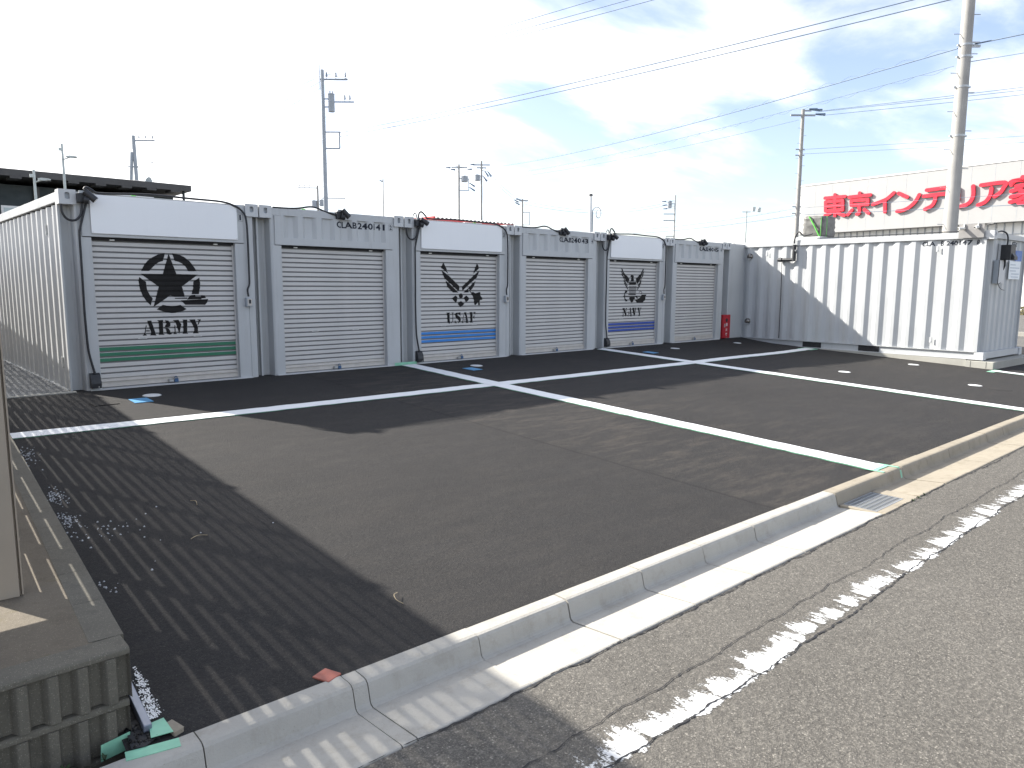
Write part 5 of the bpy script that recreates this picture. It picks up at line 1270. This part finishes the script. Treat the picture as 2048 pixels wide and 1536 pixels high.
def small_pole(label, x, y, ztop, r, parts):
    p = thing('utility_pole', label, 'utility pole', (x, y, -0.6), 0, 'utility poles')
    put('shaft', G().cyl((0, 0, 0), (0, 0, ztop + 0.6), r * 1.25, r, n=12), M_POLE, p)
    for kind, *q in parts:
        if kind == 'arm': arm(p, q[0] + 0.6, q[1], q[2], 0.06, q[3] if len(q) > 3 else ())
        if kind == 'tank': tank(p, q[0], q[1] + 0.6, q[2], q[3])
        if kind == 'frame':
            put('wire_frame', G().box(0.0, q[0], -0.04, 0.04, q[1] + 0.6, q[1] + 0.68).box(0.0, q[0], -0.04, 0.04, q[2] + 0.6, q[2] + 0.68).box(q[0] - 0.08, q[0], -0.04, 0.04, q[2] + 0.68, q[1] + 0.6), M_POLEFIT, p, rot=(0, 0, math.atan2(RV.y, RV.x)))
        if kind == 'strain':
            a, b, z, dz = q
            put('strain_insulator', G().cyl((RV.x * a, RV.y * a, z + 0.6), (RV.x * b, RV.y * b, z + 0.6 + dz), 0.05, 0.10, n=8).cyl((0, 0, z + 0.6 + 0.15), (RV.x * a, RV.y * a, z + 0.6), 0.018, n=5), M_WIRE, p)
    return p
small_pole('left of the twin poles with drum, behind the USAF container', 48.28, 53.07, 14.15, 0.10, [('arm', 13.85, -0.8, 0.9), ('tank', 0.62, 12.35, 0.36, 0.5), ('frame', 1.1, 12.6, 11.4), ('strain', -1.4, -0.9, 13.8, 0.0), ('strain', 0.9, 1.4, 13.65, 0.0), ('strain', 1.15, 1.7, 12.2, -0.35), ('strain', 1.15, 1.7, 11.75, -0.35), ('strain', -0.9, -0.4, 13.6, 0.0)])
small_pole('right of the twin poles with drum, behind the USAF container', 50.06, 51.43, 14.5, 0.10, [('arm', 14.1, -0.9, 0.9), ('arm', 13.8, -0.5, 0.5), ('tank', -0.45, 12.45, 0.30, 0.55), ('strain', 0.4, 0.75, 13.4, -0.5), ('strain', 0.7, 1.05, 13.4, -0.5), ('strain', 0.2, 0.6, 12.9, -0.5), ('strain', -1.2, -0.8, 14.15, 0)])
small_pole('short pole with bunched insulators above the corner of the USAF unit', 60.24, 55.76, 11.7, 0.10, [('arm', 11.55, -0.4, 0.7), ('strain', -1.0, -0.5, 11.6, -0.25), ('strain', -0.9, -0.35, 11.3, -0.25), ('strain', -0.8, -0.2, 11.75, -0.2), ('frame', 0.9, 10.1, 8.6)])
small_pole('thin plain pole above the plain shutter next to the ARMY unit', 53.39, 75.82, 15.4, 0.07, [('strain', -0.5, -0.1, 15.2, -0.1)])
small_pole('low pole with long left crossarm beside the transformer pole', 42.03, 72.65, 13.2, 0.12, [('arm', 12.9, -2.4, 0.1, (-2.2, -1.6, -1.0)), ('tank', -0.45, 10.6, 0.34, 0.75), ('tank', 0.5, 10.75, 0.30, 0.7), ('arm', 10.2, -1.2, 0.8)])
small_pole('slim pole with switch box on its left, above the last plain shutter', 86.61, 52.18, 14.1, 0.085, [('tank', -0.75, 12.35, 0.28, 0.85), ('arm', 11.5, -1.6, 0.1), ('arm', 10.6, -1.6, 0.1), ('arm', 8.4, -1.2, 0.1), ('strain', -1.9, -1.3, 13.2, 0.05), ('strain', -1.8, -1.2, 12.7, 0.05), ('strain', -1.7, -1.1, 12.2, 0.05)])
wp = thing('service_post', 'white service post with black cap and coiled cable behind the NAVY container', 'post', (25.32, 13.99, -0.6))
put('shaft', G().cyl((0, 0, 0), (0, 0, 6.25), 0.085, 0.07, n=14), M_STOREW, wp)
put('cap', G().cyl((0, 0, 6.25), (0, 0, 6.34), 0.10, 0.085, n=14), M_BLACK, wp)
put('riser', G().cyl((RV.x * 0.1, RV.y * 0.1, 0.5), (RV.x * 0.1, RV.y * 0.1, 5.5), 0.03, n=8), M_TRANS, wp)
put('cable_coil', G().tube([(RV.x * a, RV.y * a, z) for a, z in ((0.09, 5.45), (0.12, 5.6), (0.26, 5.72), (0.42, 5.68), (0.50, 5.5), (0.47, 5.3), (0.38, 5.2), (0.29, 5.28), (0.27, 5.45), (0.32, 5.6))], 0.02, 6, 3), M_POLEFIT, wp)
fl = thing('floodlight_mast', 'slim floodlight mast with two lamps behind the turned container', 'floodlight', (85.0, 40.03, -0.6))
put('mast', G().cyl((0, 0, 0), (0, 0, 11.6), 0.11, 0.07, n=10), M_LAMP, fl)
put('yoke', G().box(-0.6, 0.5, -0.05, 0.05, 11.4, 11.5), M_LAMP, fl, rot=(0, 0, math.atan2(RV.y, RV.x)))
for s in (-0.55, 0.15):
    put('lamp_head', G().box(s - 0.18, s + 0.18, -0.2, 0.15, 11.55, 12.1), M_LAMP, fl, rot=(0, 0.12, math.atan2(RV.y, RV.x)))
ap = thing('utility_pole', 'leaning braced pole with three insulators above the dark building', 'utility pole', (16.6, 55.2, -0.6), 0, 'utility poles')
put('shaft', G().cyl((0.25, 0, 0), (0.05, 0, 13.7), 0.19, 0.13, n=12), M_TRANS, ap)
put('brace', G().cyl((-0.9, 0.6, 0), (-0.12, 0.08, 12.4), 0.15, 0.12, n=12), M_TRANS, ap)
put('lightning_rod', G().cyl((-0.06, 0.05, 12.6), (-0.06, 0.05, 14.65), 0.025, 0.018, n=6), M_POLEFIT, ap)
put('brace_band', G().box(-0.5, 0.3, -0.05, 0.05, 11.2, 11.3), M_POLEFIT, ap, rot=(0, 0, math.atan2(RV.y, RV.x)))
arm(ap, 13.3, 0.0, 1.75, 0.05, (0.5, 1.05, 1.6))

WLABEL = {'a': (['left of three thin wires from the transformer pole to the top edge', 'middle of three thin wires from the transformer pole to the top edge', 'right of three thin wires from the transformer pole to the top edge'], 'three upper wires'),
          'b': (['upper of two long parallel wires from the transformer pole to upper right', 'lower of two long parallel wires from the transformer pole to upper right'], 'two long parallel wires'),
          'c': (['thick cable with spiral hanger from the twin poles to the thick pole'], None),
          'c2': (['thick cable leaving the thick pole to the right edge'], None),
          'd': (['thin wavy cable below the thick cable to the thick pole'], None), 'd2': (['thin cable leaving the thick pole below the thick cable'], None),
          'e': (['thin wire from the twin poles to the slim pole by the store'], None),
          'f': (['topmost of three wires from the slim pole top to the right edge', 'middle of three wires from the slim pole top to the right edge', 'lowest of three wires from the slim pole top to the right edge'], 'three wires from the slim pole'),
          'g': (['upper of two faint wires from the middle of the slim pole', 'lower of two faint wires from the middle of the slim pole'], 'two faint wires'),
          'h': (['upper of two low wires from the slim pole to the short pole', 'lower of two low wires from the slim pole to the short pole'], 'two low wires to the left'),
          'h2': (['upper of two low wires crossing the red store sign', 'lower of two low wires crossing the red store sign'], 'two low wires before the sign'),
          'i': (['highest of three faint wires leaving the transformer pole to the left', 'middle of three faint wires leaving the transformer pole to the left', 'lowest of three faint wires leaving the transformer pole to the left'], 'three faint wires to the left'),
          'j': (['upper of two wires left of the twin poles', 'lower of two wires left of the twin poles'], 'wires left of the twin poles'),
          'k': (['upper of two wires dropping right from the twin poles', 'lower of two wires dropping right from the twin poles'], 'wires right of the twin poles'),
          'l': (['upper of two sagging wires to the slim pole with switch box', 'lower of two sagging wires to the slim pole with switch box'], 'sagging far wires')}
def wire_pts(a, b, sag, n=28):
    a = Vector(a); b = Vector(b)
    return [a.lerp(b, i / n) + Vector((0, 0, -4 * sag * (i / n) * (1 - i / n))) for i in range(n + 1)]
for key_, (a, b), sag, r in WIRES:
    pts = wire_pts(a, b, sag)
    lbs, gr = WLABEL[key_]
    lb = lbs.pop(0)
    o = put('overhead_wire', G().tube(pts, r, 6, 1), M_WIRE)
    tag(o, lb, 'wire', gr)
    if key_ in ('c', 'd', 'h'):
        n = 1400; h = []
        L = (Vector(b) - Vector(a)).length
        up = 0.09 if key_ == 'c' else 0.08
        for i in range(n + 1):
            t = i / n
            p = Vector(a).lerp(Vector(b), t) + Vector((0, 0, -4 * sag * t * (1 - t)))
            h.append(p + Vector((0, 0, up * (0.5 + 0.5 * math.sin(t * L / 0.55 * math.pi)) * (1 if key_ != 'd' else -1))))
        put('spiral_hanger', G().tube(h, 0.0045, 4, 1), M_WIRE, o)
